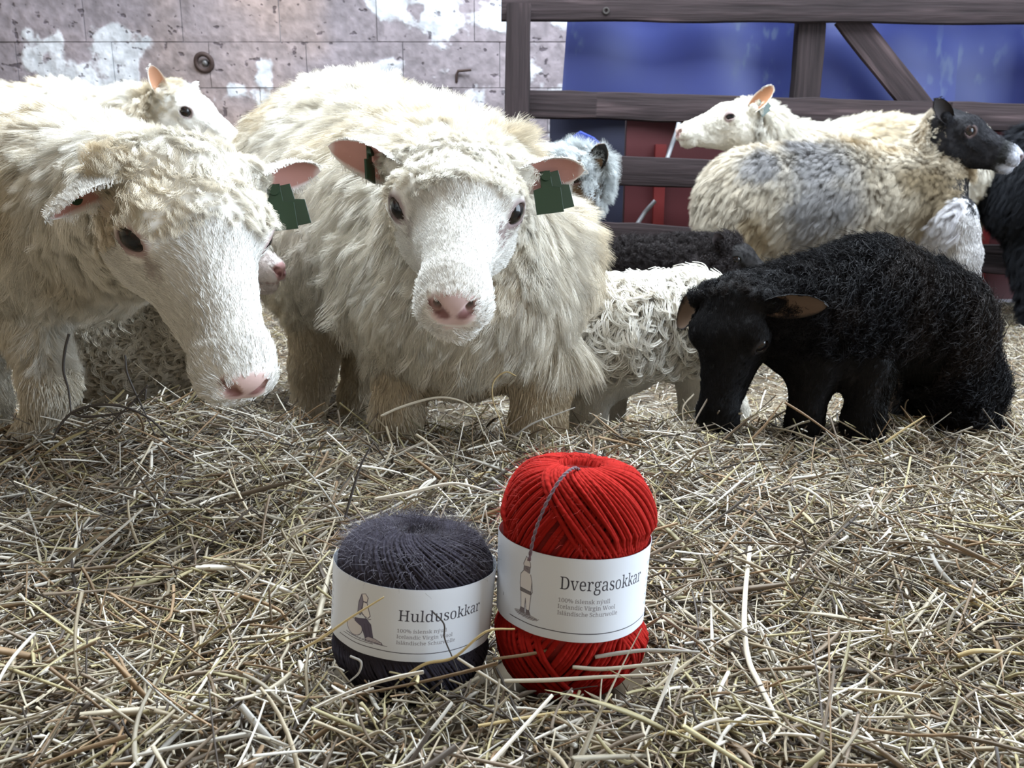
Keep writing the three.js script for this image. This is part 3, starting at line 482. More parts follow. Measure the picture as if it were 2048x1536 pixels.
// ------------------------------------------------------------------ the flock
const WHITE = [0.875, 0.825, 0.735], CREAM = [0.80, 0.70, 0.545], FACE = [0.89, 0.86, 0.81];
const tearStain = (c, q, k) => { const d = Math.hypot(Math.abs(q.x) - 0.046, q.y + 0.015, (q.z - 0.034) * 0.7) / 0.013, m = k * sstep(0.1, 0.35, 1 - d + 0.7 * fbm(q.x * 140, q.y * 140, q.z * 140, 3)); return [0, 1, 2].map(i => mixf(c[i], [0.30, 0.20, 0.19][i], m)); };
const creamWool = patchy(WHITE, CREAM, 7, 3), UPV = V(0, 1, 0);
const leg = (...q) => Object.assign(q.map(a => B(...a)), { k: 0.025 });
animal({
  name: 'sheep', label: 'white woolly ewe facing the camera in the middle with green tags in both ears', seed: 100, base: V(-0.12, 0, -1.15), ypr: [2.6, 21.9, -2.7], at: V(-0.056, 0.4062, -0.8379), cell: 0.012,
  bones: (nape) => [
    [nape, B(925, 445, 0.99, 132), B(930, 595, 1.03, 186)], [B(820, 560, 1.07, 128), B(930, 560, 1.05, 170), B(1062, 540, 1.06, 118)], [B(850, 480, 1.15, 204), B(695, 425, 1.52, 220)], [B(930, 600, 1.04, 180), B(925, 680, 1.06, 92)], [B(985, 395, 1.16, 100), B(850, 435, 1.3, 185)],
    [B(695, 425, 1.52, 214), B(640, 420, 1.6, 172)],
    leg([650, 600, 1.45, 80], [628, 735, 1.45, 38], [612, 890, 1.45, 24]), leg([740, 690, 1.52, 55], [712, 790, 1.52, 25], [705, 880, 1.52, 20]),
    leg([810, 735, 1.06, 62], [795, 830, 1.05, 38], [790, 1000, 1.05, 27]), leg([1090, 720, 1.05, 70], [1078, 850, 1.04, 42], [1070, 1000, 1.04, 28])],
  woolColor: patchy(WHITE, CREAM, 6, 31, -0.15, 0.55), faceColor: (p, q) => tearStain(FACE, q, q.x > 0 ? 0.8 : 0.35), legLine: p => p.y < 0.22 ? 1 : 0, legColor: () => [0.66, 0.56, 0.42], tailDir: V(-0.45, 0, -0.6).normalize(), len: 0.046, droop: 1.0, lift: 0.45, woolDensity: 49500, hairDensity: 79800, clump: { size: 0.02, frac: 0.04, k: 0.34 }, capLen: 0.010, capLine: 0.028, headReach: 0.22,
  ears: { 1: { dir: [1, 0.0, -0.1], open: [0.1, -0.2, 1], L: 0.078, W: 0.024 }, '-1': { dir: [-1, 0.16, -0.1], open: [-0.1, -0.2, 1], L: 0.08, W: 0.024 } },
  tags: [{ s: 1, u: 0.42, v: 0.1, lift: 0.010, ry: 0.15, rz: 0.12, rx: -0.15, w: 0.029, h: 0.038 }, { s: -1, u: 0.45, v: 0.3, ry: 1.35, rx: -0.1, rz: -0.2, w: 0.022, h: 0.03 }],
});
animal({
  name: 'sheep', label: 'white ewe at the left edge bending its head low over the hay', seed: 200, base: V(-0.75, 0, -1.0), ypr: [40, 41, -3], scale: 0.97, at: V(-0.2748, 0.3846, -0.7124), cell: 0.012,
  bones: (nape) => [[nape, B(165, 432, 0.9, 160), B(-60, 430, 1.05, 200), B(-520, 400, 1.5, 235)], [B(140, 440, 0.9, 150), B(30, 530, 0.97, 112)], leg([50, 600, 0.96, 64], [104, 770, 0.92, 36], [58, 890, 0.94, 28], [30, 1060, 0.97, 24]), leg([-50, 620, 1.05, 64], [-30, 800, 1.05, 34], [-30, 1040, 1.05, 26]), leg([-520, 620, 1.5, 80], [-520, 900, 1.5, 25]), leg([-450, 620, 1.6, 70], [-450, 900, 1.6, 22])],
  woolColor: patchy(WHITE, CREAM, 6, 77, -0.2, 0.5), faceColor: (p, q) => tearStain(FACE, q, 0.45), legLine: p => p.y < 0.23 ? 1 : 0, legColor: () => [0.72, 0.66, 0.56], tailDir: V(-0.8, 0, -0.5).normalize(), len: 0.027, lift: 0.4, woolDensity: 58500, hairDensity: 79800, clump: { size: 0.018, frac: 0.03, k: 0.4 }, capLen: 0.010, headReach: 0.24, skin: [0.60, 0.38, 0.34], capLine: 0.030, rim: [0.36, 0.22, 0.21],
  ears: { 1: { dir: [1, 0.05, -0.1], open: [-0.1, 0.0, 1], L: 0.086, W: 0.024 }, '-1': { dir: [-0.66, -0.5, 0.45], open: [0.5, -0.25, 0.8], L: 0.068, W: 0.025 } },
  tags: [{ s: 1, u: 0.34, v: 0.5, lift: 0.012, ry: 0.3, rx: -0.15, rz: 0.1, w: 0.033, h: 0.037 }, { s: -1, u: 0.55, v: -0.5, lift: -0.004, ry: 1.1, rx: 0.2, rz: 2.5, w: 0.009, h: 0.012 }],
});
animal({
  name: 'sheep', label: 'white sheep in profile by the concrete wall, one ear raised, behind the left ewe', seed: 300, far: 1, base: V(-1.2, 0, -2.1), ypr: [82, 21.6, 1.6], scale: 0.97, at: V(-0.772, 0.638, -2.04), cell: 0.018,
  bones: (nape) => [[nape, B(262, 262, 2.02, 60), B(120, 290, 2.08, 96), B(-160, 330, 2.1, 135)], leg([150, 380, 1.98, 60], [150, 600, 1.98, 30], [150, 760, 1.98, 24]), leg([100, 380, 2.1, 60], [100, 600, 2.1, 30], [100, 740, 2.1, 24]), leg([-200, 400, 2.1, 60], [-200, 740, 2.1, 24]), leg([-150, 400, 2.2, 60], [-150, 740, 2.2, 24])],
  woolColor: creamWool, faceColor: () => FACE, legLine: p => p.y < 0.25 ? 1 : 0, tailDir: V(-1, 0, -0.2), len: 0.04, woolDensity: 20250, hairDensity: 18900, clump: { size: 0.024, frac: 0.04, k: 0.4 }, capLine: -0.04, earSkin: [0.5, 0.26, 0.16],
  ears: { 1: { dir: [0.9, 0.5, -0.3], open: [0.2, -0.3, 1], L: 0.085 }, '-1': { dir: [-0.6, 0.8, -0.2], open: [-0.5, -0.1, 0.8], L: 0.072, W: 0.022 } },
});
animal({
  name: 'lamb', label: 'curly white lamb behind the left ewe, its pink nose showing past her cheek', category: 'lamb', seed: 400, scale: 0.72, headKind: 'open', base: V(-0.62, 0, -1.2), ypr: [79.2, 6.8, 0.6], at: V(-0.4159, 0.3606, -1.1045), cell: 0.011,
  bones: (nape) => [[nape, B(395, 640, 1.16, 62), B(300, 720, 1.2, 98), B(190, 765, 1.24, 100)], leg([330, 790, 1.2, 40], [320, 880, 1.2, 24], [300, 960, 1.2, 18]), leg([200, 820, 1.25, 40], [190, 950, 1.25, 20])],
  woolColor: patchy([0.84, 0.77, 0.66], [0.74, 0.63, 0.49], 9, 12), faceColor: () => [0.82, 0.74, 0.72], tailDir: V(-1, 0, -0.2), len: 0.028, droop: 0.7, lift: 0.9, woolDensity: 36000, hairDensity: 25200, tuft: tCurl, spin: 3, capLine: -0.03, skin: [0.62, 0.32, 0.32],
});
animal({
  name: 'lamb', label: 'curly white lamb standing between the middle ewe and the black lamb, head hidden', category: 'lamb', seed: 500, scale: 0.7, headKind: 'coarse', base: V(0.2, 0, -1.25), ypr: [-150, 15, 0], at: P(1104, 615, 1.36), cell: 0.011,
  bones: (nape) => [[nape, B(1130, 645, 1.3, 60), B(1210, 690, 1.25, 92), B(1380, 655, 1.28, 84)], leg([1395, 715, 1.27, 58], [1398, 800, 1.28, 31], [1384, 860, 1.26, 25], [1386, 980, 1.26, 22]), leg([1420, 720, 1.33, 50], [1462, 820, 1.34, 26], [1474, 960, 1.34, 20]), leg([1185, 750, 1.24, 44], [1165, 960, 1.24, 22]), leg([1215, 750, 1.32, 44], [1205, 960, 1.32, 22])],
  woolColor: patchy([0.90, 0.86, 0.79], [0.82, 0.75, 0.64], 9, 42), faceColor: () => FACE, legLine: p => p.y < 0.17 ? 1 : 0, tailDir: V(1, 0, 0), len: 0.037, droop: 0.9, lift: 0.8, woolDensity: 34000, hairDensity: 29400, tuft: tCurl, spin: 3, capLine: -0.03,
});
const GREY = [P(1640, 330, 2.16), P(1665, 405, 2.12), P(1530, 325, 2.16), P(1855, 395, 2.2), P(1925, 470, 2.17)];
const BLACK = patchy([0.011, 0.010, 0.012], [0.030, 0.023, 0.021], 12, 3, -0.1, 0.5);
animal({
  name: 'lamb', label: 'black curly lamb in front at the right with its head lowered to the hay', category: 'lamb', seed: 600, scale: 0.75, dark: 1, base: V(0.45, 0, -1.0), ypr: [-39.2, 58, 3.1], at: V(0.2703, 0.2504, -0.9878), cell: 0.010,
  bones: (nape) => [[nape, B(1585, 632, 1.02, 70), B(1640, 645, 1.04, 96), B(1735, 605, 1.05, 98), B(1862, 645, 1.05, 92)], [B(1640, 660, 1.02, 86), B(1780, 655, 1.05, 74)], leg([1880, 710, 1.05, 62], [1918, 825, 1.05, 32], [1965, 905, 1.05, 20], [1990, 1040, 1.05, 18]), leg([1845, 730, 1.12, 50], [1808, 850, 1.13, 28], [1805, 1000, 1.13, 21]), leg([1625, 745, 1.0, 46], [1607, 850, 1.0, 28], [1600, 1010, 1.0, 23]), leg([1740, 745, 0.99, 46], [1724, 850, 0.98, 30], [1720, 1010, 0.98, 23]), leg([1930, 660, 1.06, 34], [1962, 770, 1.06, 28], [1975, 860, 1.06, 18])],
  woolColor: BLACK, faceColor: () => [0.012, 0.011, 0.012], legLine: p => p.y < 0.235 && p.x < 0.54 ? 1 : 0, legColor: p => p.z < -1.09 ? [0.1, 0.065, 0.045] : [0.012, 0.011, 0.011], tailDir: V(1, 0, -0.1), len: 0.021, droop: 0.6, lift: 0.9, woolDensity: 36000, hairDensity: 50400, tuft: tFrizz, spin: 3, capLine: -0.055, capLen: 0.008, skin: [0.03, 0.025, 0.025], rim: [0.03, 0.025, 0.025], earSkin: [0.13, 0.085, 0.06], earColor: [0.02, 0.018, 0.018],
  ears: { 1: { dir: [1, -0.1, 0.0], open: [0.2, 0.5, 0.8], L: 0.09 }, '-1': { dir: [-0.6, -0.35, 0.45], open: [-0.6, 0.1, 0.5], L: 0.075, W: 0.026 } },
});
animal({
  name: 'sheep', label: 'pale grey sheep with a black head standing behind the black lamb', seed: 700, far: 1, darkFace: 1, base: V(0.95, 0, -2.3), ypr: [62, 16, -0.2], at: V(1.2375, 0.6155, -2.295), cell: 0.018,
  bones: (nape) => [[nape, B(1862, 345, 2.32, 60), B(1795, 412, 2.3, 100), B(1650, 415, 2.3, 112), B(1500, 408, 2.27, 102)], [B(1850, 390, 2.28, 70), B(1885, 450, 2.22, 52)], leg([1905, 440, 2.18, 48], [1928, 510, 2.18, 28], [1938, 600, 2.18, 19], [1936, 740, 2.18, 17]), leg([1850, 500, 2.35, 40], [1850, 700, 2.35, 18]), leg([1465, 470, 2.25, 60], [1452, 560, 2.25, 30], [1470, 720, 2.25, 17]), leg([1520, 500, 2.4, 50], [1520, 700, 2.4, 18])],
  woolColor: p => { // white-grey fleece with a smoky saddle patch and a brown ruff round the neck
    const far = (c, r) => p.distanceTo(c) / r, g = Math.max(0.9 - far(GREY[0], 0.155), 0.9 - far(GREY[1], 0.15), 0.75 - far(GREY[2], 0.11)) + 0.35 * fbm(p.x * 14, p.y * 14, p.z * 14, 3), k = sstep(0.0, 0.6, g), dark = sstep(-0.1, 0.4, 1 - far(GREY[3], 0.13) + 0.4 * fbm(p.x * 16, p.y * 16, 4, 3)), ivory = sstep(0.1, 0.4, fbm(p.x * 6, p.y * 6, p.z * 6, 3));
    let c = [0, 1, 2].map(i => mixf(mixf([0.58, 0.51, 0.41][i], [0.50, 0.40, 0.27][i], ivory), [0.21, 0.21, 0.235][i], k * 0.8)); c = [0, 1, 2].map(i => mixf(c[i], [0.19, 0.14, 0.08][i], dark * 0.85)); return far(GREY[4], 0.1) < 1 ? [0.66, 0.64, 0.66] : c; },
  faceColor: (p, q) => q.z > 0.1 ? [0, 1, 2].map(i => mixf(0.02, [0.42, 0.42, 0.46][i], sstep(0.105, 0.14, q.z + 0.02 * noise3(q.x * 60, q.y * 60, q.z * 60)))) : [0.018, 0.017, 0.020], legColor: () => [0.64, 0.62, 0.62], legLine: p => p.y < 0.49 && p.x > 1.175 || p.y < 0.2 ? 1 : 0, tailDir: V(-1, 0, 0), len: 0.034, headReach: 0.2, capLen: 0.012, woolDensity: 27000, hairDensity: 21000, clump: { size: 0.018, frac: 0.08, k: 0.1 }, capLine: -0.075, skin: [0.2, 0.15, 0.16], rim: [0.12, 0.08, 0.075], earSkin: [0.03, 0.025, 0.025], earColor: [0.015, 0.014, 0.015],
  ears: { 1: { dir: [0.9, 0.3, -0.3], L: 0.085 }, '-1': { dir: [-0.75, 0.45, -0.45], open: [-0.5, -0.2, 0.8], L: 0.075, W: 0.025 } },
});
animal({
  name: 'sheep', label: 'white sheep in profile facing left behind the grey one, head raised before the fence', seed: 800, far: 1, headKind: 'sleepy', base: V(1.1, 0, -2.75), ypr: [-80.8, 3.9, -1.1], at: V(0.655, 0.682, -2.5706), cell: 0.018,
  bones: (nape) => [[nape, B(1520, 270, 2.55, 46), B(1590, 335, 2.63, 70), B(1740, 335, 2.68, 82), B(1890, 330, 2.68, 80)], leg([1600, 420, 2.68, 50], [1600, 640, 2.68, 18]), leg([1630, 420, 2.8, 50], [1630, 640, 2.8, 18]), leg([1880, 420, 2.7, 50], [1880, 640, 2.7, 18]), leg([1900, 420, 2.82, 50], [1900, 640, 2.82, 18])],
  woolColor: creamWool, faceColor: () => [0.80, 0.75, 0.66], legLine: p => p.y < 0.25 ? 1 : 0, tailDir: V(1, 0, 0), len: 0.038, woolDensity: 20250, hairDensity: 18900, clump: { size: 0.024, frac: 0.04, k: 0.4 }, capLine: -0.06, earSkin: [0.4, 0.19, 0.1],
  ears: { 1: { dir: [0.55, 0.75, -0.55], open: [0.6, -0.1, 0.6], L: 0.085, W: 0.026 }, '-1': { dir: [-0.6, 0.6, -0.65], open: [-0.4, 0, 0.9], L: 0.085, W: 0.024 } },
  tags: [{ s: 1, u: 0.3, v: 0.1, ry: 0.3, rz: 0.7, w: 0.032, h: 0.04 }],
});
animal({
  name: 'sheep', label: 'black sheep cut off by the right edge of the picture behind the grey one', seed: 900, far: 1, dark: 1, base: V(1.9, 0, -2.5), ypr: [60, 10, 0], at: P(2160, 290, 2.45), cell: 0.018,
  bones: (nape) => [[nape, B(2130, 345, 2.55, 90), B(2095, 365, 2.62, 104), B(2035, 400, 2.62, 56)], [B(2095, 365, 2.62, 104), B(2280, 400, 2.66, 120)], leg([2070, 430, 2.65, 60], [2075, 660, 2.65, 20]), leg([2250, 430, 2.8, 60], [2250, 660, 2.8, 20])],
  woolColor: () => [0.018, 0.019, 0.024], faceColor: () => [0.012, 0.012, 0.014], tailDir: V(-1, 0, 0), len: 0.035, woolDensity: 13500, hairDensity: 8400, capLine: -0.05, skin: [0.03, 0.03, 0.03], rim: [0.02, 0.02, 0.02], earSkin: [0.03, 0.03, 0.03],
  ears: { '-1': { dir: [-1, 0.1, 0], L: 0.1 } },
});
animal({
  name: 'lamb', label: 'dark brown lamb lying before the fence with a green ear tag', category: 'lamb', seed: 1000, scale: 0.72, far: 1, dark: 1, base: V(0.4, 0, -1.95), ypr: [55, 20, 0], at: P(1478, 516, 1.86), cell: 0.014,
  bones: (nape) => [[nape, B(1430, 545, 1.9, 50), B(1370, 560, 1.92, 76), B(1270, 565, 1.98, 84)], leg([1390, 620, 1.9, 34], [1390, 770, 1.9, 16]), leg([1260, 620, 1.98, 40], [1250, 770, 1.98, 16])],
  woolColor: () => [0.026, 0.02, 0.02], faceColor: () => [0.013, 0.011, 0.011], tailDir: V(-1, 0, 0), len: 0.02, woolDensity: 15750, hairDensity: 12600, tuft: tFrizz, spin: 3, capLine: -0.03, skin: [0.03, 0.025, 0.025], rim: [0.02, 0.02, 0.02], earSkin: [0.04, 0.03, 0.03],
  ears: { '-1': { dir: [-0.8, 0.5, -0.1], L: 0.07 } }, tags: [{ s: 1, u: 0.5, ry: 0.9, w: 0.012, h: 0.024 }],
});
animal({
  name: 'sheep', label: 'white sheep with a black ear almost hidden behind the middle ewe\'s shoulder', seed: 1100, far: 1, base: V(0.1, 0, -1.75), ypr: [-50, 12, 0], at: P(1122, 356, 1.74), cell: 0.018,
  bones: (nape) => [[nape, B(1095, 400, 1.85, 70), B(1070, 440, 2.0, 84), B(960, 430, 2.35, 105)], leg([1060, 540, 2.0, 50], [1060, 760, 2.0, 20]), leg([960, 540, 2.35, 50], [960, 720, 2.35, 18])],
  woolColor: () => [0.68, 0.70, 0.70], faceColor: (p, q) => q.x > 0.035 && q.z < 0.02 ? [0.20, 0.13, 0.08] : [0.70, 0.72, 0.72], tailDir: V(-0.4, 0, -0.9), len: 0.04, woolDensity: 18000, hairDensity: 18900, capLine: 0.03, capLen: 0.03, earSkin: [0.02, 0.018, 0.018], earColor: [0.014, 0.012, 0.012],
  ears: { 1: { dir: [0.6, 0.5, 0.3], open: [0.2, -0.2, 1], L: 0.06, W: 0.024 } },
});

// ------------------------------------------------------------------ the two balls of yarn with paper bands
function yarnBall(o) {
  const t = thing('yarn_ball', o.label, 'yarn ball', o.at), { R, h } = o; t.rotation.set(o.back, o.spin, o.roll, 'XZY');
  const prof = s => { // s 0..1 from the hollow of the bottom over the side to the hollow of the top
    const a = (s - 0.5) * Math.PI * 1.13, c = Math.cos(clamp(a, -Math.PI / 2, Math.PI / 2)), e = o.sq, edge = Math.abs(s - 0.5) > 0.442 ? (Math.abs(s - 0.5) - 0.442) / 0.058 : 0;
    let r = R * Math.pow(Math.max(0, c), e), y = h / 2 + h / 2 * Math.sign(Math.sin(a)) * Math.pow(Math.abs(Math.sin(clamp(a, -1.5708, 1.5708))), 0.9);
    r = Math.max(r, R * (0.30 - 0.12 * edge)); y -= Math.sign(s - 0.5) * h * 0.15 * edge ** 1.4; return [r, y]; };
  const r = RNG(o.seed), core = [], strands = [];
  for (let i = 0; i <= 40; i++) { const [a, y] = prof(i / 40); core.push(new THREE.Vector2(Math.max(0.0005, a - o.yarn * 1.6), mixf(h / 2, y, 0.97))); }
  const cg = new THREE.LatheGeometry([new THREE.Vector2(0.0004, core[0].y), ...core, new THREE.Vector2(0.0004, core[40].y)], 48); mesh('core', cg, o.core, t);
  const wind = (n, turn, lift, a0, a1, s0, s1, jit) => { for (let i = 0; i < n; i++) { const p0 = mixf(a0, a1, (i + (r() - 0.5) * jit) / n), l2 = lift + (r() - 0.5) * o.yarn * 0.9, tw = turn * (1 + 0.06 * (r() - 0.5)), pts = [], rad = [], w = o.yarn * (0.82 + 0.3 * r()), ph = r() * 6; for (let k = 0; k <= 40; k++) { const s = mixf(s0, s1, k / 40), [a, y] = prof(s), f = p0 + tw * (s - 0.5) + 0.02 * Math.sin(s * 9 + ph); let rr = a + l2; { const bv = clamp((y - o.band[0]) / (o.band[1] - o.band[0]), 0, 1), lim = mixf(o.bandR[0], o.bandR[1], bv) - o.yarn * 1.15 - 0.0021, near = 1 - sstep(0.002, 0.012, Math.max(o.band[0] - y, y - o.band[1], 0)); rr = mixf(rr, Math.min(rr, lim), near); } pts.push(V(Math.sin(f) * rr, y + (s > 0.5 ? l2 : -l2) * Math.abs(s - 0.5), Math.cos(f) * rr)); rad.push(w); } strands.push(tube(pts, rad, 7, 1, 0, 1)); } };
  for (const q of o.layers) wind(...q);
  mesh('yarn', merge(strands), o.mat, t, { kind: 'stuff' });
  // loose fibres
  const fz = tuft({ n: 5, spread: 0.5, pinch: -0.4, bend: 0.5, wave: 0.12, width: 0.011, segs: 6, seed: 4, frizz: 0.35 }), im = shade(new THREE.InstancedMesh(fz, o.fuzzMat, o.fuzz)), m = new THREE.Matrix4(), X = V(), Y = V(), Z = V(); let nf = 0;
  for (let i = 0; i < o.fuzz; i++) { const s = 0.62 + 0.34 * r(), f = r() * 6.283, [a, y] = prof(s); if (y < o.band[1] + 0.002) continue; const [a2, y2] = prof(Math.min(1, s + 0.01)); Y.set(Math.sin(f) * (y2 - y), -(a2 - a), Math.cos(f) * (y2 - y)).normalize(); X.set(Math.cos(f), 0, -Math.sin(f)); Z.crossVectors(X, Y); Y.multiplyScalar(0.6).addScaledVector(X, (r() - 0.5) * 2).addScaledVector(Z, (r() - 0.5) * 2).normalize(); Z.addScaledVector(Y, -Z.dot(Y)).normalize(); X.crossVectors(Y, Z); const L = o.fuzzLen * (0.5 + r()); m.makeBasis(X.multiplyScalar(L), Y.multiplyScalar(L), Z.multiplyScalar(L)).setPosition(Math.sin(f) * (a + o.yarn), y, Math.cos(f) * (a + o.yarn)); im.setMatrixAt(nf++, m); }
  im.count = nf; im.name = 'fuzz'; im.userData.kind = 'stuff'; t.add(im);
  // paper band
  const [y0, y1] = o.band, pos = [], uv = [], idx = [], nA = 120, nB = 6;
  for (const side of [0, 1]) for (let j = 0; j <= nB; j++) for (let i = 0; i <= nA; i++) { const u = i / nA, a = (u - 0.5) * 6.283185, v = j / nB, rr = mixf(o.bandR[0], o.bandR[1], v) + 0.0006 * Math.sin(a * 3 + 1) + 0.0007 * noise3(Math.sin(a) * 3, v * 1.5, Math.cos(a) * 3) - (side ? 0.0004 : 0); pos.push(Math.sin(a) * rr, mixf(y0, y1, v), Math.cos(a) * rr); uv.push(u, v); }
  const w = nA + 1, Hh = w * (nB + 1); for (const side of [0, 1]) for (let j = 0; j < nB; j++) for (let i = 0; i < nA; i++) { const q = side * Hh + j * w + i; side ? idx.push(q, q + w, q + 1, q + 1, q + w, q + w + 1) : idx.push(q, q + 1, q + w, q + 1, q + w + 1, q + w); }
  for (const j of [0, nB]) for (let i = 0; i < nA; i++) { const q = j * w + i; j ? idx.push(q, q + 1, q + Hh, q + 1, q + 1 + Hh, q + Hh) : idx.push(q, q + Hh, q + 1, q + 1, q + Hh, q + 1 + Hh); }
  mesh('paper_band', rawGeo(pos, idx, null, uv), o.paper, t, { label: o.bandLabel });
  // knotted marker thread
  if (o.thread) { const pts = o.thread.map(([s, f]) => { const [a, y] = prof(s); return V(Math.sin(f) * (a + o.yarn * 4.0), y + (s > 0.8 ? o.yarn * 3 : 0), Math.cos(f) * (a + o.yarn * 4.0)); }); const c = new THREE.CatmullRomCurve3(pts), two = [[], []], n = 90; for (let i = 0; i <= n; i++) { const p = c.getPoint(i / n), q = c.getTangent(i / n), u = V(0, 1, 0.3).cross(q).normalize(), v2 = V().crossVectors(q, u); for (const k of [0, 1]) { const a = i * 0.75 + k * Math.PI; two[k].push(p.clone().addScaledVector(u, Math.cos(a) * 0.0005).addScaledVector(v2, Math.sin(a) * 0.0005)); } } mesh('tie_thread', merge(two.map(q => tube(q, q.map(() => 0.0006), 5))), o.threadMat, t); }
  return t;
}
const plyBump = dataTex(64, 64, (u, v) => { const s = 128 + 90 * Math.sin(6.2832 * (u + v)) + 26 * noise3(u * 20, v * 20, 2); return [s, s, s]; }, false);
function yarnMat(c, extra = {}) { const t = plyBump.clone(); t.needsUpdate = true; t.repeat.set(220, 1); return mat(c, 0.92, { specularIntensity: 0.25, bumpMap: t, bumpScale: 0.0003, ...extra }); }
// the print on a paper band: angle 0 is the middle of the canvas
function bandTex(draw) { const c = document.createElement('canvas'); c.width = 2048; c.height = 400; const g = c.getContext('2d'); g.fillStyle = '#e0e3eb'; g.fillRect(0, 0, 2048, 400); draw(g); const t = new THREE.CanvasTexture(c); t.colorSpace = THREE.SRGBColorSpace; t.anisotropy = 8; return t; }
const RAD = 2048 / 6.2832, ax = a => 1024 + a * RAD;
function fitText(g, s, x, y, w, h, font, col) { g.save(); g.font = `${h}px ${font}`; g.fillStyle = col; g.textAlign = 'left'; const m = g.measureText(s).width; g.translate(x, y); g.scale(w / m, 1); g.fillText(s, 0, 0); g.restore(); }
function stroke(g, pts, w = 2, close = 0, fill) { g.beginPath(); pts.forEach(([x, y], i) => i ? g.lineTo(x, y) : g.moveTo(x, y)); if (close) g.closePath(); if (fill) { g.fillStyle = fill; g.fill(); } g.lineWidth = w; g.stroke(); }
const INK = '#2b2733';
const redBand = bandTex(g => {
  fitText(g, 'Dvergasokkar', ax(-0.255), 150, 1.20 * RAD, 84, 'serif', INK);
  ['100% íslensk nýull', 'Icelandic Virgin Wool', 'Isländische Schurwolle'].forEach((s, i) => fitText(g, s, ax(-0.265), 212 + i * 31, [0.66, 0.74, 0.78][i] * RAD, 27, 'serif', '#6d6870'));
  g.fillStyle = INK; g.fillRect(ax(-1.02), 356, 2.35 * RAD, 4); fitText(g, '8', ax(-1.22), 290, 9, 24, 'serif', INK);
  ['Prjónn', 'nr. 3½', '100 g', '150 m', 'Þvoið', 'varlega'].forEach((s, i) => fitText(g, s, ax(1.17), 100 + i * 40, 60, 24, 'serif', '#56505a'));
  // a small standing man in a cap, tunic and belt
  const X = ax(-0.72); g.strokeStyle = '#5d555c'; g.lineJoin = 'round';
  stroke(g, [[X - 20, 76], [X - 4, 36], [X + 18, 62], [X + 20, 82], [X - 16, 86]], 3, 1, '#dcd4d2'); stroke(g, [[X - 16, 86], [X - 18, 104], [X - 4, 122], [X + 16, 112], [X + 18, 84]], 3, 0, '#8a7f82');
  stroke(g, [[X - 4, 92], [X + 8, 98]], 3); stroke(g, [[X - 18, 108], [X - 34, 130], [X - 36, 178], [X - 30, 210], [X + 26, 212], [X + 30, 150], [X + 22, 116]], 3, 0, '#dfd8d6'); stroke(g, [[X - 34, 196], [X + 28, 200], [X + 26, 218], [X - 34, 212]], 3, 1, '#77706f');
  stroke(g, [[X - 30, 214], [X - 26, 300], [X - 6, 302], [X - 2, 240], [X + 4, 302], [X + 20, 300], [X + 28, 216]], 3, 0, '#e8e2e0'); stroke(g, [[X - 28, 292], [X - 34, 316], [X - 4, 316], [X - 6, 292]], 3, 1, '#776d70'); stroke(g, [[X + 4, 294], [X + 4, 318], [X + 28, 314], [X + 20, 294]], 3, 1, '#776d70'); stroke(g, [[X + 30, 150], [X + 34, 200], [X + 26, 216]], 3);
  g.fillStyle = 'rgba(130,120,122,0.55)'; g.beginPath(); g.ellipse(X, 322, 66, 13, 0.06, 0, 7); g.fill(); for (let i = 0; i < 14; i++) stroke(g, [[X - 58 + i * 9, 326 + (i % 3) * 5], [X - 46 + i * 9, 320]], 2);
});
const greyBand = bandTex(g => {
  fitText(g, 'Huldusokkar', ax(-0.07), 176, 1.08 * RAD, 84, 'serif', INK);
  ['100% íslensk nýull', 'Icelandic Virgin Wool', 'Isländische Schurwolle'].forEach((s, i) => fitText(g, s, ax(-0.075), 240 + i * 33, [0.58, 0.66, 0.70][i] * RAD, 28, 'serif', '#6d6870'));
  g.fillStyle = INK; g.fillRect(ax(-0.95), 352, 2.3 * RAD, 4); g.fillRect(ax(-0.86), 330, 0.5 * RAD, 3);
  ['50 g', '115 m', 'nr. 2½', 'Þvoið', 'varlega'].forEach((s, i) => fitText(g, s, ax(-1.42), 130 + i * 44, 56, 25, 'serif', '#7c767e'));
  // a woman seated on a stone
  const X = ax(-0.52); g.strokeStyle = '#4d4658'; g.lineJoin = 'round';
  stroke(g, [[X - 6, 70], [X + 12, 62], [X + 24, 82], [X + 20, 108], [X + 2, 108], [X - 6, 90]], 3, 1, '#e6dfe0'); stroke(g, [[X - 6, 70], [X - 20, 120], [X - 24, 180], [X - 10, 190], [X + 2, 110]], 3, 1, '#8a8496');
  stroke(g, [[X + 2, 110], [X - 4, 180], [X + 26, 196], [X + 36, 180], [X + 20, 112]], 3, 1, '#eee9e9'); stroke(g, [[X - 4, 170], [X + 22, 205], [X + 40, 196]], 3);
  g.fillStyle = '#dcd6d8'; g.beginPath(); g.ellipse(X - 42, 268, 44, 46, 0, 0, 7); g.fill(); g.lineWidth = 3; g.stroke(); stroke(g, [[X - 38, 216], [X + 20, 200], [X + 40, 226], [X + 52, 300], [X + 20, 316], [X - 2, 250], [X - 38, 232]], 3, 1, '#5b5468');
  stroke(g, [[X + 10, 230], [X + 22, 300]], 3); stroke(g, [[X + 26, 226], [X + 40, 296]], 3); stroke(g, [[X + 16, 310], [X + 30, 296], [X + 60, 300], [X + 88, 314], [X + 92, 324], [X + 20, 324]], 3, 1, '#b8b0b8'); stroke(g, [[X - 92, 316], [X + 112, 328]], 3); for (let i = 0; i < 12; i++) stroke(g, [[X - 84 + i * 14, 322], [X - 72 + i * 14, 314]], 2);
});
const RED1 = lin(0.33, 0.012, 0.008), GREYY = lin(0.036, 0.031, 0.042);
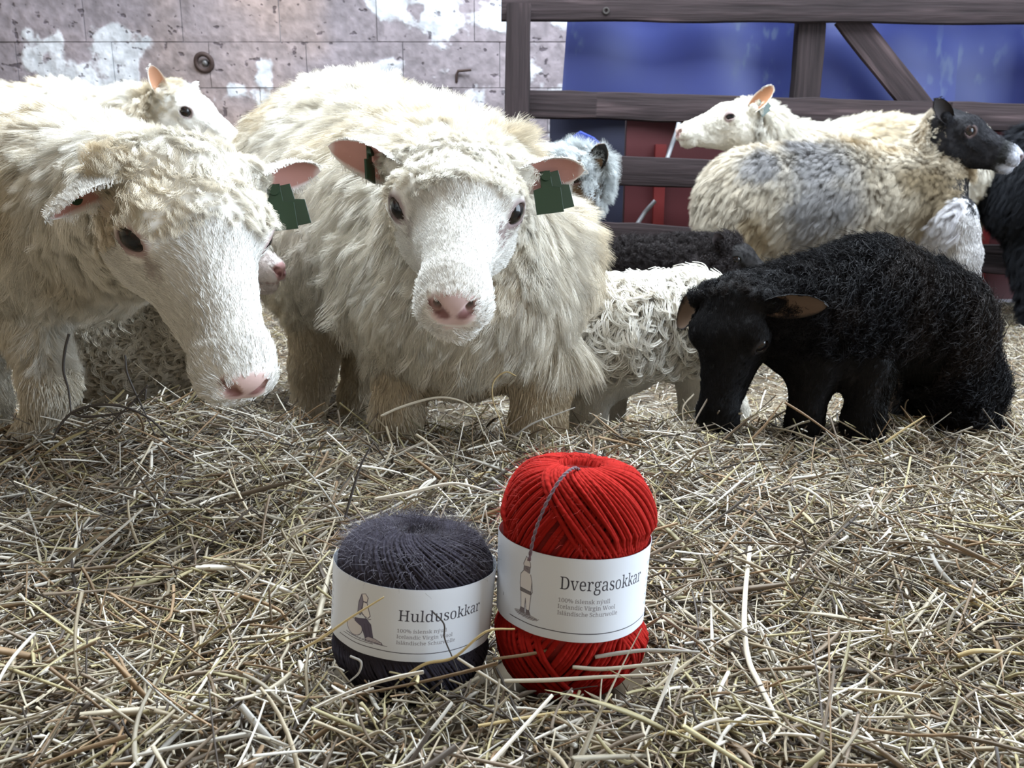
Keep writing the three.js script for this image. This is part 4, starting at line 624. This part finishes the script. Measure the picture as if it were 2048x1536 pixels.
yarnBall({ label: 'tall red ball of yarn with a white paper band standing in the hay', at: P(1133, 1349, 0.50), R: 0.0452, h: 0.134, sq: 0.36, back: -0.06, spin: 0, roll: -0.05, seed: 71, yarn: 0.00135, core: mat(lin(0.26, 0.012, 0.01), 0.95), mat: yarnMat(RED1),
  layers: [[90, 2.9, 0.0003, 0, 6.283, 0.01, 0.99, 0.9], [74, -3.3, 0.0024, 0.35, 5.5, 0.01, 0.99, 0.9], [24, -2.5, 0.0040, 0.75, 2.1, 0.02, 0.985, 0.8]], fuzz: 380, fuzzLen: 0.005, fuzzMat: mat(lin(0.40, 0.02, 0.012), 0.8),
  band: [0.0435, 0.0925], bandR: [0.0448, 0.0460], paper: mat(0xffffff, 0.75, { map: redBand }), bandLabel: 'white paper band reading Dvergasokkar', thread: [[0.58, -0.62], [0.66, -0.58], [0.76, -0.50], [0.86, -0.36], [0.92, -0.2], [0.965, 0.05]], threadMat: mat(lin(0.17, 0.11, 0.13), 0.9) });
yarnBall({ label: 'squat charcoal grey ball of yarn with a white paper band left of the red ball', at: P(818, 1352, 0.495), R: 0.0482, h: 0.094, sq: 0.42, back: -0.09, spin: 0, roll: -0.075, seed: 91, yarn: 0.0009, core: mat(lin(0.02, 0.017, 0.024), 0.95), mat: yarnMat(GREYY),
  layers: [[130, 2.6, 0.0002, 0, 6.283, 0.01, 0.99, 0.9], [120, -2.9, 0.0014, -1.9, 3.6, 0.01, 0.99, 0.9], [34, -2.2, 0.0024, -1.2, 0.5, 0.02, 0.985, 0.8]], fuzz: 900, fuzzLen: 0.007, fuzzMat: mat(lin(0.11, 0.098, 0.12), 0.8),
  band: [0.033, 0.0745], bandR: [0.0482, 0.0490], paper: mat(0xffffff, 0.75, { map: greyBand }), bandLabel: 'white paper band reading Huldusokkar' });

// ------------------------------------------------------------------ hay
const straws = (() => {
  const r = RNG(404), out = [];
  for (let v = 0; v < 12; v++) { // stems along x, unit length, unit width 1
    const kind = v % 4, pts = [], rad = [], n = 7, b1 = gauss(r) * (kind === 1 ? 0.07 : 0.02), b2 = gauss(r) * (kind === 1 ? 0.08 : 0.03), kx = 0.3 + 0.4 * r(), ka = kind === 2 ? gauss(r) * 0.22 : 0;
    for (let i = 0; i <= n; i++) { const t = i / n, s = t - 0.5; pts.push(V(s, b1 * (1 - 4 * s * s) + (t > kx ? (t - kx) * Math.abs(ka) : 0), b2 * (1 - 4 * s * s) + (t > kx ? (t - kx) * ka : 0))); rad.push((kind === 3 ? 0.62 * Math.sin(Math.PI * (0.12 + 0.82 * t)) + 0.1 : 0.5 - 0.2 * t)); }
    // width is set apart from length: sections stay square to x, and the instance scales y and z
    const sides = kind === 3 ? 4 : 5, flat = kind === 3 ? 0.22 : 1, pos = [], idx = [], w = sides; let tw = r() * 6;
    for (let i = 0; i <= n; i++) { tw += kind === 3 ? 0.25 : 0; for (let q = 0; q < sides; q++) { const a = q / sides * 6.28318, y = Math.cos(a) * rad[i] * flat, z = Math.sin(a) * rad[i]; pos.push(pts[i].x, pts[i].y * 25 + y * Math.cos(tw) - z * Math.sin(tw), pts[i].z * 25 + y * Math.sin(tw) + z * Math.cos(tw)); } }
    for (let i = 0; i < n; i++) for (let q = 0; q < sides; q++) { const a = i * w + q, c = i * w + (q + 1) % sides; idx.push(a, c, a + w, c, c + w, a + w); }
    for (let q = 1; q + 1 < sides; q++) { idx.push(0, q + 1, q); idx.push(n * w, n * w + q, n * w + q + 1); }
    out.push(rawGeo(pos, idx));
  }
  return out;
})();
const HAYMAT = new THREE.MeshPhysicalMaterial({ color: 0xffffff, roughness: 0.5, specularIntensity: 0.5 });
const HAYCOL = [[0.47, 0.40, 0.295], [0.39, 0.335, 0.25], [0.30, 0.245, 0.17], [0.68, 0.62, 0.53], [0.18, 0.135, 0.095], [0.35, 0.295, 0.165], [0.075, 0.058, 0.046], [0.23, 0.15, 0.085], [0.52, 0.475, 0.41], [0.25, 0.22, 0.18]];
const balls = [P(1135, 1352, 0.50), P(815, 1352, 0.495)].map(p => [p.x, p.z, 0.047]);
function strew(group, count, seed, dA, dB, lenA, lenB, wA, wB, opt = {}) {
  const r = RNG(seed), lists = straws.map(() => []), E = new THREE.Euler(), q = new THREE.Quaternion(), c = V();
  for (let i = 0; i < count; i++) {
    const d = Math.sqrt(mixf(dA * dA, dB * dB, r())), half = 0.66 * d + 0.22, x = (r() * 2 - 1) * half, z = -d * 0.985; if (z < -3.4 || Math.abs(x) > 2.9) continue;
    const len = mixf(lenA, lenB, r() ** 1.8), wid = mixf(wA, wB, r() ** 1.6), pitch = gauss(r) * (opt.pitch ?? 0.32), yaw = r() * 6.283, up = Math.abs(Math.sin(pitch)) * len / 2, lift = (opt.liftA ?? -0.008) + (opt.liftB ?? 0.016) * r() + up * 0.75;
    let hit = 0; for (const [bx, bz, br] of balls) { for (const k of [-0.5, -0.25, 0, 0.25, 0.5]) if (Math.hypot(x + Math.cos(yaw) * len * k - bx, z - Math.sin(yaw) * len * k - bz) < br * (len > 0.035 ? 1.3 : 0.99)) hit = 1; } if (hit) continue;
    c.set(x, groundH(x, z) + lift, z); E.set(r() * 6.283, yaw, pitch, 'YZX'); q.setFromEuler(E);
    const hk = 0.5 + 0.5 * fbm(x * 4, z * 4, 40, 2), col = HAYCOL[Math.min(HAYCOL.length - 1, Math.floor(HAYCOL.length * (r() * 0.75 + 0.25 * hk)))], k = 0.65 + 0.7 * r();
    lists[Math.floor(r() * straws.length)].push([new THREE.Matrix4().compose(c, q, V(len, wid, wid)), col.map(v => v * k)]);
  }
  lists.forEach((l, v) => { if (!l.length) return; const im = shade(new THREE.InstancedMesh(straws[v], HAYMAT, l.length)), col = new THREE.Color(); im.name = 'loose_hay'; im.userData.kind = 'stuff'; l.forEach(([m, c2], i) => { im.setMatrixAt(i, m); im.setColorAt(i, col.setRGB(...c2)); }); group.add(im); TOTAL += l.length; });
}
const bed = new THREE.Group(); bed.name = 'hay_bed'; bed.userData = { label: 'deep bed of loose dry hay covering the barn floor', category: 'hay', kind: 'stuff' }; scene.add(bed);
strew(bed, 80000, 1, 0.30, 1.25, 0.012, 0.058, 0.0009, 0.0025);
strew(bed, 7000, 2, 0.30, 1.2, 0.04, 0.10, 0.0012, 0.0032, { pitch: 0.3, liftA: 0.0, liftB: 0.016 });
strew(bed, 12000, 7, 0.33, 0.58, 0.010, 0.034, 0.0009, 0.0022);
strew(bed, 58000, 3, 1.15, 3.4, 0.018, 0.07, 0.0013, 0.0030, { liftA: -0.004, liftB: 0.014 });

// stalks that stand out one by one: pixel polyline, lift over the hay or a distance, width in mm
const STALK = { pale: [0.60, 0.53, 0.42], gold: [0.46, 0.34, 0.16], brown: [0.24, 0.15, 0.08], dark: [0.045, 0.035, 0.03], grey: [0.44, 0.41, 0.37] }, stalkMats = {};
for (const k in STALK) stalkMats[k] = mat(lin(...STALK[k]), 0.55);
function stalk(label, tone, mm, pts, at, extra = []) {
  const line = (l) => { const q = l.map(a => typeof at === 'number' ? P(a[0], a[1], a[2] ?? at) : toGround(a[0], a[1], a[2] ?? 0.008)); return tube(q, [mm * 0.0005, mm * 0.00055, mm * 0.00045, mm * 0.0003], 7, 1, Math.max(10, q.length * 6)); };
  return single('hay_stalk', label, 'hay stalk', merge([line(pts), ...extra.map(line)]), stalkMats[tone]);
}
stalk('thick pale bent stalk curving up out of the hay at the lower right', 'pale', 3.4, [[1500, 1095, 0.03], [1491, 1180, 0.026], [1489, 1260, 0.02], [1499, 1325, 0.016], [1520, 1370, 0.012], [1550, 1430, 0.01], [1588, 1510, 0.006]]);
stalk('dark forked twig sticking up before the left ewe\'s white foreleg', 'dark', 2.6, [[138, 668], [131, 695], [127, 740], [137, 780], [142, 826]], 0.80, [[[142, 826], [180, 812], [240, 812], [300, 838], [340, 880]], [[142, 826], [165, 833], [230, 828], [262, 820]], [[142, 826], [122, 848], [104, 880]]]);
stalk('dark twig with a bent tip rising left of the ewe\'s muzzle', 'dark', 2.0, [[250, 710], [254, 745], [268, 780], [285, 815], [310, 870]], 0.83, [[[295, 770], [270, 800], [205, 860]], [[292, 778], [290, 800]]]);
stalk('long arching pale stalk in front of the middle ewe\'s chest', 'pale', 2.6, [[762, 832], [800, 815], [880, 795], [930, 806], [950, 825], [968, 870]], 0.93);
stalk('fine curled stalk like a hook before the middle ewe\'s foreleg', 'gold', 1.6, [[1032, 752], [1012, 744], [988, 762], [986, 800], [1000, 840], [1012, 880]], 0.93);
stalk('slanting pale stalk joining the ewe\'s foreleg to the lamb', 'grey', 2.0, [[1020, 880], [1060, 850], [1110, 830], [1150, 815]], 0.96);
stalk('golden stalk slanting across the drawing on the grey ball\'s band', 'gold', 1.5, [[600, 1300], [640, 1278], [700, 1236], [768, 1194]], 0.433);
stalk('thin dark kinked twig across the lettering of the grey ball\'s band', 'dark', 0.9, [[866, 1224], [888, 1248], [889, 1275], [905, 1315], [925, 1365]], 0.438);
stalk('brown stalk lying across the foot of the red ball', 'brown', 1.7, [[985, 1318], [1060, 1308], [1130, 1292], [1210, 1267]], 0.456);
stalk('long straight pale straw in front of the red ball\'s foot', 'pale', 2.2, [[1008, 1362], [1100, 1360], [1200, 1354], [1306, 1349]], 0.440);
stalk('bleached straw ending beside the red ball at the right', 'pale', 2.2, [[1145, 1334], [1200, 1338], [1290, 1330], [1360, 1322]], 0.448);
stalk('grey stalk lying right of the red ball\'s foot', 'grey', 2.2, [[1190, 1314], [1240, 1306], [1300, 1300], [1400, 1304]], 0.453);
stalk('golden stalk running under the grey ball towards the gap between both balls', 'gold', 1.6, [[800, 1360], [850, 1328], [905, 1316], [975, 1262], [1030, 1258]], 0.435);
stalk('thin stalk crossing from the grey ball\'s foot down to the right', 'pale', 1.6, [[915, 1316], [960, 1345], [1000, 1370], [1040, 1400]], 0.434);
stalk('curled grey stem in the shadow under the grey ball', 'grey', 1.3, [[700, 1312], [722, 1324], [718, 1345], [700, 1362]], 0.438);
stalk('long thick grey stalk slanting up from the bottom edge left of centre', 'grey', 3.2, [[285, 1545], [340, 1480], [400, 1418], [440, 1345]]);
stalk('short thick grey stalk end at the bottom edge', 'grey', 3.6, [[482, 1412, 0.018], [520, 1458, 0.012], [560, 1500, 0.008], [610, 1550, 0.005]]);
stalk('long brown stem running left from the foot of the grey ball', 'brown', 2.0, [[660, 1262], [600, 1300], [520, 1322], [440, 1333], [360, 1345], [240, 1338]]);
stalk('golden curved blade at the right edge', 'gold', 2.8, [[1915, 1312, 0.02], [1950, 1302, 0.024], [2000, 1303, 0.02], [2060, 1310, 0.015]]);
stalk('golden broken stalk leaning against the black lamb\'s forefeet', 'gold', 2.6, [[1770, 885], [1800, 864], [1850, 832]], 0.90);
stalk('brown slanting stalks crossing under the black lamb\'s muzzle', 'brown', 2.6, [[1496, 885], [1530, 850], [1566, 802]], 0.91, [[[1570, 805], [1610, 830], [1680, 880]]]);
stalk('thin white curved stalk before the curly lamb\'s hind leg', 'pale', 1.8, [[1388, 788], [1366, 815], [1370, 850], [1388, 885]], 0.98);
stalk('long olive stem along the bottom edge at the right', 'gold', 1.8, [[1300, 1470], [1400, 1458], [1500, 1446], [1570, 1448], [1660, 1480], [1760, 1510]]);
stalk('weathered grey straw bundle end at the right behind the golden blade', 'grey', 3.0, [[1850, 1072, 0.02], [1880, 1140, 0.015], [1940, 1200, 0.01], [2000, 1250, 0.008]]);
stalk('dark stem standing in the hay left of the grey ball', 'dark', 2.0, [[142, 1105, 0.02], [148, 1160, 0.015], [166, 1225, 0.01]]);
stalk('dark stalk slanting at the lower left corner', 'dark', 2.2, [[195, 1480], [240, 1430], [300, 1380]]);
stalk('long pale stalk crossing the hay at the left centre', 'pale', 2.6, [[0, 1145], [60, 1180], [110, 1222], [150, 1250]]);
stalk('dark stalk rising towards the sky-lit hay left above the grey ball', 'dark', 2.0, [[690, 1035], [704, 985], [722, 930], [740, 895]], 0.62);
stalk('thick pale stalk lying above the grey ball', 'pale', 2.6, [[750, 998], [820, 985], [910, 967], [985, 985]], 0.60);
{ // other loose stalks on top of the hay, which nothing tells apart
  const r = RNG(909), proto = {};
  for (let i = 0; i < 150; i++) {
    const d = 0.37 + 0.5 * r(), x = (r() * 2 - 1) * 0.62 * d, z = -d, yaw = r() * 6.283, len = 0.05 + 0.07 * r(); let hit = 0; for (const [bx, bz, br] of balls) for (const k of [-0.5, -0.25, 0, 0.25, 0.5]) if (Math.hypot(x + Math.cos(yaw) * len * k - bx, z - Math.sin(yaw) * len * k - bz) < br * 1.35) hit = 1; if (hit) continue;
    const tone = ['pale', 'grey', 'pale', 'gold', 'brown'][i % 5], o = single('hay_stalk', 'loose dry hay stalk lying on top of the hay bed among many alike', 'hay stalk', straws[[0, 1, 2, 4, 5, 8, 9][i % 7]], stalkMats[tone], 'loose stalks on top of the hay bed');
    const w = 0.0012 + 0.0011 * r(); o.position.set(x, groundH(x, z) + 0.010, z); o.rotation.set(r() * 6.28, yaw, gauss(r) * 0.1, 'YZX'); o.scale.set(len, w, w);
  }
}
console.log('instances', TOTAL);
scene.traverse(o => { if (o.isMesh) { o.castShadow = true; o.receiveShadow = true; } });
renderer.render(scene, camera);
